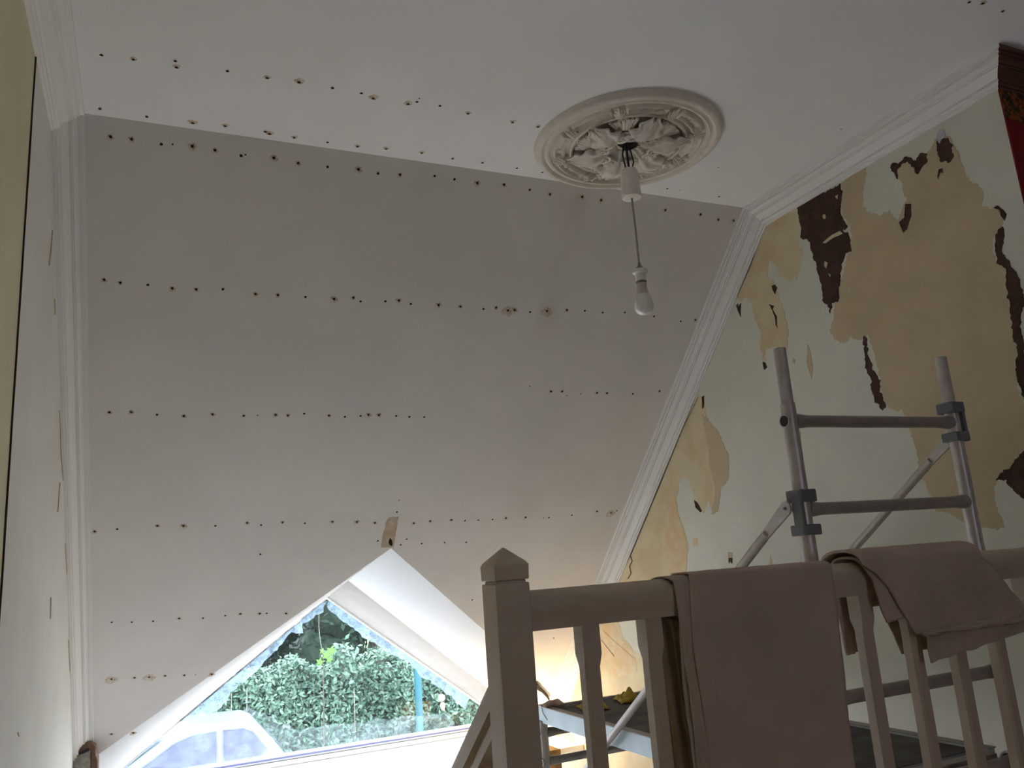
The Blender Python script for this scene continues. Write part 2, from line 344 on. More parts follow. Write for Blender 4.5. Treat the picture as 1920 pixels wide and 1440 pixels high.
# ------------------------------------------------------------------ cornices (swept mouldings, mitred where ceiling meets slope)
PROF = [(-.0135, .112), (0, .112), (.008, .112), (.008, .103), (.016, .103), (.018, .094), (.026, .092), (.022, .080), (.032, .066), (.048, .052), (.056, .054), (.056, .045), (.062, .046), (.066, .035), (.076, .031), (.073, .021), (.083, .022), (.082, .012), (.098, .013), (.0985, 0)]
def cornice(name, xw, sgn, y0, m):
    secs = []
    tm = math.tan(S / 2)
    secs.append([(xw + sgn * a, y0, H - b_) for a, b_ in PROF])
    secs.append([(xw + sgn * a, YE - b_ * tm, H - b_) for a, b_ in PROF])
    B().sweep(secs).build(name, m, smooth=25)['kind'] = 'structure'
    def sp(a, b_, t): p = PS - nS * b_ + Vector((0, math.cos(S), -math.sin(S))) * t; return (xw + sgn * a, p.y, p.z)
    end = (YB - YE) / math.cos(S)
    s2 = [[sp(a, b_, -b_ * tm) for a, b_ in PROF], [sp(a, b_, end) for a, b_ in PROF]]
    return s2
# left
s2 = cornice('trim_1', XL, 1, YBACK, TRIMW); B().sweep(s2).build('trim_2', TRIMW, smooth=25)['kind'] = 'structure'
s2 = cornice('trim_3', XR, -1, YC, TRIMW); B().sweep(s2).build('trim_4', TRIMW, smooth=25)['kind'] = 'structure'
# the cornice turns the outer corner and runs on, painted brown, above the red wallpaper
secs = [[(XR - a, YC - a, H - b_) for a, b_ in PROF], [(XFAR, YC - a, H - b_) for a, b_ in PROF]]
B().sweep(secs).build('trim_5', TRIMB, smooth=25)['kind'] = 'structure'
B().sweep([[(XR - a, YC - a, H - b_) for a, b_ in PROF], [(XR - a, YC + .0005, H - b_) for a, b_ in PROF]]).build('trim_6', TRIMW, smooth=25)['kind'] = 'structure'
B().box((XR + .001, YC - .0080, H - .112 - .125), (XFAR, YC, H - .112)).build('wallpaper_border', BORDER, bpy.data.objects['wall_red'])
# sprig motifs on the border
for k in range(14):
    c = Vector((XR + .05 + k * .07, YC - .0085, H - .175 + (.012 if k % 2 else -.012))); b = B()
    for j in range(5):
        th = j * 2 * PI / 5 + k; p = c + Vector((math.cos(th), 0, math.sin(th))) * .018
        b.poly([p + Vector((math.cos(th + e) * r_, -.0004, math.sin(th + e) * r_)) for e, r_ in ((0, .014), (1.5, .006), (3.1, .013), (4.7, .006))])
    b.build('border_motif', mat('motif_ink_%d' % k, (.42, .13, .03) if k % 2 else (.05, .045, .02), .8), bpy.data.objects['wall_red'])

# ------------------------------------------------------------------ peeling paper on the right wall
def patch(pts, name, m, off, amp=.0085, dens=150, seed=1, label=None, ax=0, v=XR, parent=None):
    P = ragged([at(p, 0, v - off) for p in pts], seed, amp, dens)
    for p in P: p.x = v - off
    b = B().poly(P)
    # rim: the layer's torn edge
    n = len(P); b.add(P + [p + Vector((off, 0, 0)) for p in P], [(i, (i + 1) % n, n + (i + 1) % n, n + i) for i in range(n)])
    o = b.build(name, m, parent or wall_right, weld=False)
    if label: o['label'] = label
    return o
c5 = lambda L_, ox, oy, s: [(ox + x / s, oy + y / s) for x, y in L_]
BIG = [(1577,341),(1600,327),(1622,313),(1620,340),(1618,385),(1625,396),(1650,407),(1665,393),(1685,413),(1696,380),(1690,350),(1680,328),(1676,312),(1700,300),(1720,322),(1738,288),(1752,262),(1765,245),(1785,262),(1800,290),(1806,325),(1820,342),(1838,355),(1842,385),(1868,392),(1880,410),(1876,425),(1862,450),(1862,470),(1875,495),(1890,500),(1885,540),(1895,580),(1905,640),(1910,690),(1905,720),(1912,745),(1925,770),(1925,850),(1895,880),(1865,910),(1868,950),(1882,985),(1860,992),(1830,985),(1780,960),(1755,960),(1735,910),(1720,860),(1705,800),(1690,770),(1662,765),(1650,720),(1638,660),(1625,628),(1612,640),(1595,634),(1580,645),(1562,636),(1557,620),(1560,600),(1570,560),(1590,480),(1595,440),(1580,400)]
patch(BIG, 'paper_backing_patch', TAN, .0010, label='large tan patch of exposed paper backing')
T2 = c5([(260,170),(490,45),(540,170),(530,330),(545,450),(520,600),(515,655),(500,630),(460,660),(370,620),(340,530),(280,480),(275,640),(310,640),(380,820),(430,1050),(430,1240),(370,1240),(350,1220),(255,1230),(245,1350),(220,1330),(205,1130),(160,980),(120,840),(90,785),(40,820),(10,800),(100,590),(200,330)], 1380, 380, 4.5)
patch(T2, 'paper_backing_patch', PALE, .0010, seed=2)
T3 = c5([(455,575),(480,620),(495,690),(545,740),(560,810),(595,870),(590,960),(550,1000),(545,1100),(525,1118),(500,1060),(480,1105),(445,1080),(425,990),(400,950),(375,960),(355,1040),(375,1150),(405,1240),(400,1380)], 1120, 500, 2.4) + [(1287,1080),(1230,1110),(1160,1168),(1168,1195),(1197,1228),(1240,1260),(1300,1330),(1500,1450),(1000,1450),(1062,1300),(1115,1165),(1180,1045)] + c5([(290,950),(370,740),(430,620)], 1120, 500, 2.4)
patch(T3, 'paper_backing_patch', PALE, .0008, seed=3)
patch(c5([(470,660),(545,745),(595,870),(590,960),(550,1000),(545,1100),(510,1115),(530,1000),(500,850)], 1120, 500, 2.4), 'stain_patch', TAN, .0014, seed=4)
patch(c5([(345,1020),(365,1110),(405,1240),(400,1380),(320,1390),(305,1200)], 1120, 500, 2.4), 'stain_patch', ORNG, .0014, seed=5)
patch([(1283,1170),(1300,1180),(1330,1230),(1330,1290),(1280,1300)], 'stain_patch', ORNG, .0013, seed=6)
patch([(1130,1175),(1150,1172),(1165,1200),(1190,1225),(1195,1260),(1150,1270),(1135,1230)], 'stain_patch', ORNG, .0013, seed=8)
patch([(1514,645),(1520,660),(1524,690),(1521,712),(1512,680)], 'torn_sliver', TAN, .0012, .001, seed=6)
patch([(1486,672),(1491,674),(1490,682),(1486,680)], 'torn_sliver', TAN, .0012, .001, seed=6)
patch([(1498,808),(1501,810),(1502,840),(1499,830)], 'torn_sliver', TAN, .0012, .001, seed=6)
patch([(1300,1008),(1308,1010),(1307,1022),(1301,1024)], 'torn_sliver', ORNG, .0012, .001, seed=6)
patch([(1364,1035),(1373,1036),(1373,1056),(1366,1057)], 'torn_sliver', TAN, .0012, .001, seed=6)
patch([(1366,1046),(1373,1046),(1373,1057),(1369,1052),(1366,1057)], 'bare_plaster_patch', BROWN, .0016, .0005, seed=6)
patch([(1414,1018),(1419,1012),(1416,1030)], 'torn_sliver', TAN, .0012, .001, seed=6)
patch([(1441,1062),(1445,1040),(1449,1064)], 'torn_sliver', TAN, .0012, .001, seed=6)
BR = [
 [(1492,385),(1530,368),(1560,355),(1575,343),(1578,400),(1590,425),(1578,430),(1592,440),(1594,470),(1583,475),(1575,500),(1573,540),(1571,568),(1560,570),(1558,590),(1552,575),(1543,568),(1540,540),(1530,500),(1520,470),(1512,450),(1500,450),(1500,430),(1495,400)],
 [(1670,310),(1678,305),(1685,310),(1700,295),(1718,298),(1722,285),(1738,288),(1735,305),(1728,312),(1720,325),(1712,312),(1703,303),(1690,312),(1680,320),(1680,335),(1672,325)],
 [(1755,264),(1765,260),(1775,258),(1785,268),(1783,285),(1787,298),(1775,305),(1762,302),(1758,285)],
 [(1697,383),(1708,382),(1708,405),(1700,430),(1693,437),(1685,417),(1695,408)],
 [(1760,318),(1767,316),(1768,325),(1763,323),(1759,338),(1758,330)],
 [(1862,390),(1870,385),(1880,392),(1888,402),(1883,413),(1877,405),(1874,393)],
 [(1872,432),(1880,428),(1883,440),(1880,470),(1892,490),(1905,510),(1912,540),(1918,570),(1910,590),(1920,640),(1930,700),(1930,760),(1915,740),(1905,700),(1908,660),(1900,630),(1893,580),(1887,550),(1887,510),(1870,492),(1866,460),(1862,448)],
 [(1865,900),(1880,883),(1895,878),(1908,860),(1925,845),(1925,937),(1905,925),(1885,905)],
 [(1618,628),(1623,630),(1625,650),(1628,655),(1625,665),(1635,685),(1640,700),(1650,712),(1648,735),(1657,745),(1660,765),(1655,770),(1642,755),(1637,735),(1632,710),(1622,690),(1620,660)],
 c5([(0,870),(12,850),(20,880),(40,845),(38,965),(15,915)],1380,380,4.5), c5([(300,700),(330,690),(345,720),(330,775),(310,740)],1380,380,4.5),
 c5([(275,855),(320,870),(310,900),(345,960),(350,1060),(335,1030),(325,960),(300,900)],1380,380,4.5), c5([(225,1340),(245,1345),(262,1390),(240,1410),(228,1380)],1380,380,4.5),
 c5([(470,585),(480,580),(480,630),(472,640)],1120,500,2.4), c5([(435,1050),(448,1060),(470,1100),(462,1105),(442,1085)],1120,500,2.4), c5([(370,1235),(398,1240),(385,1250)],1380,380,4.5)]
for i, q in enumerate(BR):
    big = i in (0, 1, 2, 6, 7, 8)
    patch(q, 'bare_plaster_patch', BROWN, .0018, .0070 if big else .0014, 150, seed=20 + i)
patch([(1756,262),(1757,250),(1762,242),(1770,243),(1773,257),(1765,262),(1762,270)], 'grey_filler_patch', GREYP, .0022, .001, seed=3)
for q in ([(1543,402),(1547,402),(1548,409),(1545,411),(1542,407)], [(1546,490),(1552,492),(1549,503),(1545,498)], [(1553,512),(1557,515),(1556,520)], [(1542,455),(1560,440),(1575,433),(1580,438),(1562,446),(1548,456)], [(1565,368),(1571,365),(1570,374)]):
    patch(q, 'paper_remnant', PALE, .0024, .0008, 90, seed=11)
# crack between cornice and right wall, cracks on left wall
def crackline(pts, off=.003, r=.0022, name='crack', parent=None, v=XR):
    B().tube([at(p, 0, v) + Vector((-off, 0, 0)) for p in pts], r, 6).build(name, DARKC, parent)
crackline([(1435,421),(1408,498),(1378,566),(1340,655)], r=.0016, parent=wall_right)
crackline([(1310,745),(1280,805),(1240,905),(1200,1000),(1184,1040)], r=.0013, parent=wall_right)
crackline([(1183,1043),(1186,1052),(1181,1062),(1184,1075),(1178,1085)], r=.0025, parent=wall_right)
crackline([(1152/1.0,1230),(1128,1200)], r=.0012, parent=wall_right)
for q in ([(98,432),(96,460),(92,497)], [(102,560),(103,590)], [(111,770),(113,800),(114,850),(118,900)], [(112,905),(108,960)], [(122,1020),(126,1090)], [(95,1120),(94,1160)], [(128,1200),(131,1260)], [(33,1374),(35,1380)]):
    B().tube([at(p, 0, XL) + Vector((.001, 0, 0)) for p in q], .0022, 6).build('torn_paint_line', TAN, wall_left)

# ------------------------------------------------------------------ nail holes in ceiling and slope
def hole_mesh(kind, seed):
    rnd = random.Random(seed); b = B()
    r0, r1 = {'t': (.0035, 0), 's': (.0058, 0), 'm': (.0058, .012), 'l': (.0066, .017), 'x': (.006, .030)}[kind]
    def blob(r, z, n=14, e=.25, ox=0, oy=0, sx=1):
        return [(ox + sx * r * (1 + rnd.uniform(-e, e)) * math.cos(2*PI*i/n), oy + r * (1 + rnd.uniform(-e, e)) * math.sin(2*PI*i/n), z) for i in range(n)]
    if r1:
        rim = blob(r1, 0, e=.32, oy=-r1 * .15); inn = blob(r1 * .55, .0015, e=.2)
        n = 14; b.add(rim + inn, [(i, (i+1) % n, n + (i+1) % n, n + i) for i in range(n)] + [tuple(range(n, 2*n))])
    b.cur = 1; b.poly(blob(r0, .0022, 12, .12, oy=r1 * .1))
    me = bpy.data.meshes.new('nail_hole'); me.from_pydata(b.v, [], b.f); me.materials.append(RUST); me.materials.append(HOLE); me.polygons.foreach_set('material_index', b.m)
    return me
HM = {k: [hole_mesh(k, s_) for s_ in range(3)] for k in 'tsmlx'}
def holes(lst, parent, P0, n, ox=0, oy=0, s=1):
    n = Vector(n); q = n.to_track_quat('Z', 'Y')
    for i, (x, y, k) in enumerate(lst):
        p = on_plane((ox + x / s, oy + y / s), P0, n)
        o = bpy.data.objects.new('nail_hole', HM[k][i % 3]); link(o, parent)
        o.location = p + n * .0006 + Vector((0, 0, ZC)) - parent.location
        o.rotation_mode = 'QUATERNION'; o.rotation_quaternion = q
CN, CP = (0, 0, -1), (0, 0, H)
holes([(108,150,'s'),(320,178,'m'),(600,190,'s'),(608,231,'m'),(947,257,'s'),(1213,302,'m'),(1425,330,'l'),(1648,370,'s'),(1840,405,'s'),(97,508,'s'),(410,562,'s'),(716,602,'l'),(932,623,'m'),(1200,662,'s'),(1228,675,'l'),(1393,701,'m'),(1615,732,'s'),(1815,760,'m')], ceiling, CP, CN, 160, 60, 3.556)
holes([(213,225,'l'),(445,262,'l'),(504,249,'s'),(520,226,'t'),(657,276,'s'),(845,327,'m'),(1142,385,'m'),(1312,415,'m'),(298,562,'m'),(537,590,'m'),(742,628,'s'),(940,656,'s'),(1170,692,'s'),(1340,719,'s')], ceiling, CP, CN, 640, 120, 3.556)
holes([(1347,313,'t'),(1251,353,'s'),(1275,356,'t'),(1348,368,'s'),(1817,3,'s'),(1843,5,'m'),(1880,20,'s'),(1577,241,'t')], ceiling, CP, CN)
SN = -nS
holes([(168,699,'m'),(308,715,'m'),(507,747,'s'),(582,747,'t'),(713,763,'l'),(864,788,'m'),(1038,823,'s'),(1068,817,'t'),(1256,840,'l'),(1418,875,'m'),(1615,898,'s'),(1820,917,'l')], slope, PS, SN, 160, 60, 3.556)
holes([(244,728,'s'),(390,738,'m'),(621,745,'s'),(753,767,'s'),(905,795,'l'),(1083,805,'m'),(1255,837,'s'),(1390,870,'m'),(1604,886,'m'),(1730,908,'m')], slope, PS, SN, 640, 120, 3.556)
holes([(1186,385,'t'),(1247,394,'m'),(1313,402,'m'),(1346,412,'m'),(1375,414,'m'),(209,1376,'m'),(250,1374,'l'),(1038,1196,'s')], slope, PS, SN)
holes([(113,142,'m'),(210,160,'m'),(375,172,'s'),(521,194,'m'),(665,200,'m'),(825,198,'s'),(1020,228,'m'),(1155,234,'m'),(1320,244,'s'),(1491,258,'l'),(1607,250,'m'),(1651,271,'s'),(1800,270,'s'),(1880,267,'l'),(144,937,'m'),(275,936,'m'),(430,951,'s'),(590,960,'m'),(763,950,'m'),(950,957,'s'),(1033,955,'t'),(1141,953,'m'),(1215,957,'m'),(1313,944,'s'),(1461,957,'m'),(1557,963,'s'),(1651,958,'s'),(1698,953,'l'),(1760,955,'l'),(1865,958,'s')], slope, PS, SN, 160, 480, 3.2)
holes([(96,286,'s'),(262,295,'l'),(393,303,'m'),(532,317,'s'),(608,310,'m'),(678,328,'x'),(718,325,'l'),(811,334,'s'),(912,332,'x'),(1032,324,'m'),(1140,327,'s'),(1247,338,'s'),(1380,337,'s'),(1555,361,'s'),(1715,390,'s'),(1802,383,'m'),(88,964,'s'),(177,965,'s'),(936,812,'m'),(1003,812,'m'),(1030,836,'t'),(1115,826,'t'),(1213,820,'m'),(1272,822,'m'),(1428,826,'s'),(1588,810,'m'),(810,780,'t')], slope, PS, SN, 740, 480, 3.2)
holes([(60,330,'m'),(205,314,'s'),(462,294,'m'),(630,295,'l'),(836,293,'s'),(1040,275,'m'),(1130,287,'s'),(1267,272,'m'),(1411,276,'s'),(1587,268,'m'),(1745,269,'l'),(1861,275,'m'),(1125,475,'s'),(1880,389,'s'),(170,912,'s'),(298,911,'s'),(436,905,'s'),(602,889,'m'),(756,886,'s'),(899,870,'s'),(996,860,'m'),(1120,858,'m'),(1166,855,'s'),(1290,857,'m'),(168,1280,'x'),(316,1270,'m'),(410,1267,'x'),(512,1258,'m'),(636,1254,'m'),(708,1250,'t'),(812,1248,'l')], slope, PS, SN, 160, 900, 3.4286)
holes([(352,446,'m'),(467,432,'m'),(612,424,'m'),(708,427,'s'),(801,424,'s'),(898,419,'s'),(990,411,'m'),(1127,406,'m'),(1252,409,'t'),(1288,406,'s'),(1447,389,'s'),(1621,364,'m'),(1718,375,'x'),(1758,359,'s'),(104,568,'s'),(263,594,'s'),(304,555,'s'),(408,586,'s'),(567,579,'s'),(716,577,'s'),(237,367,'s'),(252,286,'t'),(758,975,'s')], slope, PS, SN, 680, 860, 3.692)
# bare patch above the dormer point, with its black hole
for q, m_, off, amp in (([(165,430),(185,408),(248,400),(240,450),(215,610),(125,615),(145,500)], mat('bare_apex_plaster', (.60, .48, .36), .9, var=.2, vscale=20), .001, .003), ([(190,545),(205,560),(208,590),(195,602),(178,580)], HOLE, .003, .003), ([(190,430),(235,435),(205,460),(188,450)], RUST, .0025, .004)):
    P = ragged([on_plane((680 + x / 3.692, 860 + y / 3.692), PS, nS) for x, y in q], 4, amp, 60)
    P = [p - nS * ((p - PS).dot(nS)) - nS * off for p in P]
    B().poly(P).build('bare_plaster_patch', m_, slope)
# cracks and missing corner at the foot of the slope on the right
P = [on_plane(p, PS, nS) - nS * .003 for p in [(1002, 1283), (1010, 1290), (1018, 1296), (1026, 1305), (1029, 1311)]]
B().tube(P, [.024, .016, .012, .010, .006], 6).build('crack', HOLE, slope)
# small marks on the dormer pitch
nm = (R0 - A).cross(t0 - A).normalized(); nm = -nm if nm.z > 0 else nm
holes([(x, 1129 + (i % 3) * 2.2, 't') for i, x in enumerate((722, 731, 738, 751, 760, 768, 778, 789, 800, 812, 820, 833))] + [(765, 1142, 't'), (861, 1214, 't'), (869, 1216, 't'), (880, 1217, 't')], dorm, A, nm)

# ------------------------------------------------------------------ ceiling rose
RC = Vector((1.86, 2.665, H)); rose = thing('ceiling_rose', 'large round ornate plaster ceiling rose with acanthus leaves', 'ceiling rose', RC)
rim = B().lathe(RC, [(.404, 0), (.404, -.006), (.398, -.020), (.386, -.029), (.374, -.030), (.366, -.024), (.362, -.018), (.355, -.020), (.348, -.026), (.340, -.024), (.336, -.014), (.330, -.010), (.10, -.010), (.0, -.012)], 96)
rim.build('moulded_rim', PLAST, rose, smooth=35)
B().lathe(RC, [(.255, -.009), (.252, -.022), (.245, -.026), (.238, -.022), (.235, -.009)], 72).build('inner_ring', PLAST, rose, smooth=35)
def pol(r, th, z): return RC + Vector((r * math.cos(th), r * math.sin(th), z))
NC = 8
for k in range(NC):           # arc-shaped cartouches with raised borders and pebbled fields
    th0 = 2 * PI * (k + .5) / NC + .12; half = PI / NC * .80; b = B()
    G = []
    for i in range(29):
        row = []
        for j in range(11):
            u, v = i / 28, j / 10; th = th0 + (u * 2 - 1) * half; r = .268 + .058 * v
            e = min(u, 1 - u) * 28, min(v, 1 - v) * 10
            z = -.009 if min(e) < .5 else (-.028 if min(e) < 1.6 else (-.031 if min(e) < 2.2 else -.016 + .011 * noise.noise(Vector((u * 17 + k * 5, v * 8, 1)))))
            cr = 1.0 if min(u, 1-u) > .05 else .8
            row.append(pol(.297 + (r - .297) * cr, th, z))
        G.append(row)
    b.grid(G); b.build('cartouche', PLAST, rose, smooth=50)
    thb = 2 * PI * k / NC + .12; b = B()
    for j in range(-2, 3):    # little palmette between cartouches
        d = .017 * abs(j)
        c0 = pol(.262, thb, -.012); c1 = pol(.33 - d, thb + j * .035, -.026); b.tube([c0, (c0 + c1) / 2 + Vector((0, 0, -.018)), c1], [.004, .008, .004], 8)
    b.build('palmette', PLAST, rose, smooth=True)
NL = 6
for k in range(NL):           # acanthus leaves arching down and curling at the tip
    th0 = 2 * PI * k / NL + .42; b = B(); G = []
    nu, nv = 30, 20
    for i in range(nu + 1):
        u = i / nu; row = []
        r = .045 + .195 * u
        wd = (.022 + .046 * math.sin(PI * min(1, u * 1.02)) ** .7) * (1 + .17 * math.sin(u * PI * 8)) * (1 - .35 * u ** 6)
        for j in range(nv + 1):
            v = j / nv * 2 - 1
            arch = -.010 - .058 * math.sin(PI * u ** 1.3) * (1 - .35 * v * v) - (.030 * max(0, u - .8) / .2)
            rib = .0085 * math.cos(abs(v) * 9 - u * 7) * abs(v) - .008 * math.exp(-(v * 6) ** 2)
            back = .030 * abs(v) ** 1.4
            p = RC + Vector((math.cos(th0), math.sin(th0), 0)) * (r + back * 0.9 - .03 * v * v * (1 - u)) + Vector((-math.sin(th0), math.cos(th0), 0)) * wd * v
            p.z = H + arch + rib
            row.append(p)
        G.append(row)
    b.grid(G); b.build('acanthus_leaf', PLAST, rose, smooth=50, solid=.006)
    ths = th0 + PI / NL       # scroll between leaves
    for sgn in (1, -1):
        c = pol(.105, ths, -.040); P = []; rs = []
        for i in range(34):
            a = i / 33 * 4.2 * PI; rr = .006 + .030 * (1 - i / 33)
            P.append(c + Vector((math.cos(ths), math.sin(ths), 0)) * (rr * math.cos(a) + .01) + Vector((-math.sin(ths), math.cos(ths), 0)) * (sgn * (rr * math.sin(a) + .020)) + Vector((0, 0, -.012 * i / 33)))
            rs.append(.0075 * (1 - .5 * i / 33))
        b = B(); b.tube(P, rs, 8); b.tube([pol(.12, ths + sgn * .16, -.035), pol(.17, ths + sgn * .20, -.034), pol(.215, ths + sgn * .12, -.024), pol(.235, ths, -.015)], [.008, .011, .008, .004], 8); b.build('scroll', PLAST, rose, smooth=True)
    b = B()                   # fan behind each scroll
    for j in range(-3, 4):
        c0 = pol(.13, ths, -.014); c1 = pol(.228, ths + j * .085, -.022); b.tube([c0, (c0 + c1) / 2 + Vector((0, 0, -.012)), c1], [.003, .011, .007], 8)
    b.build('shell_fan', PLAST, rose, smooth=True)
hp = ragged([RC + Vector((x, y, -.014)) for x, y in ((-.050,-.02),(-.02,-.045),(.03,-.04),(.055,-.01),(.035,.03),(0,.045),(-.04,.02))], 3, .012, 60)
for p in hp: p.z = H - .0145
B().poly(hp).build('broken_centre', HOLE, rose)

# ------------------------------------------------------------------ pendant lamp
px_, py_ = 1.852, 2.665
pend = thing('pendant_lamp', 'bare white bulb hanging on a flex from a plastic cup under the ceiling rose', 'lamp', (px_, py_, .97))
B().lathe((px_, py_, 0), [(.0, 1.615), (.034, 1.615), (.038, 1.600), (.040, 1.545), (.042, 1.500), (.043, 1.494), (.040, 1.488), (.006, 1.486), (.0, 1.486)], 40).build('ceiling_cup', WPLAST, pend, smooth=40)
B().tube([(px_ - .01, py_, 1.735), (px_ - .03, py_ - .01, 1.68), (px_ - .012, py_, 1.61)], .0035, 8).tube([(px_ + .008, py_ - .01, 1.735), (px_ + .03, py_, 1.66), (px_ + .012, py_, 1.61)], .003, 8).tube([(px_, py_, 1.735), (px_ + .003, py_, 1.61)], .005, 8).build('loose_wire', DARKIN, pend, smooth=True)
B().tube([(px_, py_, 1.49), (px_ + .001, py_, 1.35), (px_ - .001, py_, 1.25), (px_, py_, 1.17)], .0042, 10).build('flex', FLEX, pend, smooth=True)
B().lathe((px_, py_, 0), [(.005, 1.195), (.008, 1.180), (.018, 1.168), (.030, 1.163)], 32).build('holder_cap', GPLAST, pend, smooth=40)
B().lathe((px_, py_, 0), [(.030, 1.163), (.032, 1.158), (.031, 1.150), (.023, 1.143), (.021, 1.112), (.0, 1.112)], 32).build('lamp_holder', WPLAST, pend, smooth=40)
B().lathe((px_, py_, 0), [(.0215, 1.113), (.0225, 1.110), (.0225, 1.106), (.021, 1.103)], 32).build('holder_ring', GPLAST, pend, smooth=40)
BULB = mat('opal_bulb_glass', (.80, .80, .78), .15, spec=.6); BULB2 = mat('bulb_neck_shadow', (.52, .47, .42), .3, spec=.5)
neck = [(.0205, 1.104), (.021, 1.085), (.023, 1.070), (.028, 1.054)]
gl = [(.028, 1.054), (.035, 1.035), (.0395, 1.015), (.040, 1.003), (.037, .988), (.029, .976), (.016, .969), (0, .967)]
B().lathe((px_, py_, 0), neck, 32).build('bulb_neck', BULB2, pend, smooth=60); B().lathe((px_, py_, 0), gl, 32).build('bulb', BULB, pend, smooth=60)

# ------------------------------------------------------------------ banister
ban = thing('banister', 'cream painted wooden banister with square newel post and balusters', 'banister', (.78, 1.81, ZLAND))
NX0, NX1, NY0, NY1 = .736, .822, 1.765, 1.853
b = B(); e = .012
def rsec(x0, x1, y0, y1, z): return [(x0, y0, z), (x1, y0, z), (x1, y1, z), (x0, y1, z)]
b.sweep([rsec(NX0, NX1, NY0, NY1, ZLAND), rsec(NX0, NX1, NY0, NY1, -.037)], closed=True)
b.sweep([rsec(NX0+e*.5, NX1-e*.5, NY0+e*.5, NY1-e*.5, -.045), rsec(NX0+e*.5, NX1-e*.5, NY0+e*.5, NY1-e*.5, -.030)], closed=True)
b.build('newel_post', BAN, ban, bevel=.003)
cx_, cy_ = (NX0+NX1)/2, (NY0+NY1)/2
b = B().sweep([rsec(NX0, NX1, NY0, NY1, -.030), rsec(NX0-.001, NX1+.001, NY0-.001, NY1+.001, .004), rsec(NX0+.004, NX1-.004, NY0+.004, NY1-.004, .012), rsec(cx_-.002, cx_+.002, cy_-.002, cy_+.002, .046)], closed=True)
b.build('newel_cap', BAN, ban, bevel=.002)
RY, RZT, RZB = 1.813, -.058, -.150
def rail_sec(f):              # handrail profile: rounded top over a narrower fillet
    pts = [(-.030, RZB), (-.030, RZB + .022), (-.034, RZB + .032), (-.037, RZT - .042)] + [(-.037 * math.cos(a), RZT - .036 + .036 * math.sin(a)) for a in [PI * i / 12 for i in range(1, 12)]] + [(.037, RZT - .042), (.034, RZB + .032), (.030, RZB + .022), (.030, RZB)]
    return [f(a, z) for a, z in pts]
B().sweep([rail_sec(lambda a, z, x=x: (x, RY + a, z)) for x in (NX1 - .004, XR)], closed=True).build('handrail', BAN, ban, smooth=35)
def baluster(x, y, zb, zt, name='baluster', par=ban, w_=.024):
    b = B(); S_ = []
    for z, c in ((zb, 0), (zb + .10, 0), (zb + .13, .007), (zt - .10, .007), (zt - .07, 0), (zt, 0)):
        h = w_ if c == 0 else w_ - .003; c = max(c, .0015)
        S_.append([(x-h+c, y-h, z), (x+h-c, y-h, z), (x+h, y-h+c, z), (x+h, y+h-c, z), (x+h-c, y+h, z), (x-h+c, y+h, z), (x-h, y+h-c, z), (x-h, y-h+c, z)])
    b.sweep(S_, closed=True); return b.build(name, BAN, par)
bal0 = None
for k in range(11):
    x = .963 + .024 + .18 * k
    if bal0 is None: bal0 = baluster(x, RY, ZLAND, RZB + .002); X0 = x
    else:
        o = bal0.copy(); link(o, ban); o.location = (x - X0, 0, 0)
# stair handrail and its balusters, going down towards the window
ST = .775; sl_ = Vector((0, math.cos(PI * 38 / 180), -math.sin(PI * 38 / 180))); nn = Vector((0, math.sin(PI * 38 / 180), math.cos(PI * 38 / 180)))
def sr(t, a, z): 
    c = Vector((ST, 1.853, -.235)) + sl_ * t; return c + Vector((a, 0, 0)) + nn * z
pts2 = [(-.028, -.105), (-.028, -.082), (-.020, -.078), (-.020, -.070), (-.034, -.062), (-.034, -.035)] + [(-.036 * math.cos(a), -.034 + .034 * math.sin(a)) for a in [PI * i / 10 for i in range(1, 10)]] + [(.034, -.035), (.034, -.062), (.020, -.070), (.020, -.078), (.028, -.082), (.028, -.105)]
B().sweep([[sr(0 if i == 0 else 2.45, a, z) + (-sl_ * (sr(0, a, z).y - 1.853) / sl_.y if i == 0 else Vector()) for a, z in pts2] for i in range(2)], closed=True).build('stair_handrail', BAN, ban, smooth=35)
def stair_z(y): return -.235 - (y - 1.853) * math.tan(PI * 38 / 180)
# stairs
stairs = thing('staircase', 'wooden stair flight dropping from the landing beside the left wall', 'stairs', (.2, 1.85, ZF)); nst = 8; rise = (ZLAND - ZF) / nst; run = rise / math.tan(PI * 38 / 180)
for k in range(nst - 1):
    y0 = 1.851 + run * k; zt = ZLAND - rise * (k + 1)
    B().box((XL + .01, y0, zt - .03), (.74, y0 + run + .02, zt)).build('tread', FLOORW, stairs); B().box((XL + .01, y0, zt - rise + .0), (.74, y0 + .02, zt - .03)).build('riser', LWHITE, stairs)
    for dy in (.07, ):
        y = y0 + dy + .08; baluster(.775, y, zt - .10, stair_z(y) - .085 / math.cos(.66))
yb_ = 1.851 + run * (nst - 1)
B().prism([(.745, 1.855, ZLAND - .02), (.745, yb_ + .1, ZF + .05), (.745, yb_ + .1, ZF), (.745, yb_ - .25, ZF), (.745, 1.855, ZLAND - .40)], (.06, 0, 0)).build('stringer', BAN, stairs)
baluster(.775, yb_ + .12, ZF, stair_z(yb_ + .12) + .06, 'bottom_newel', ban, .045)

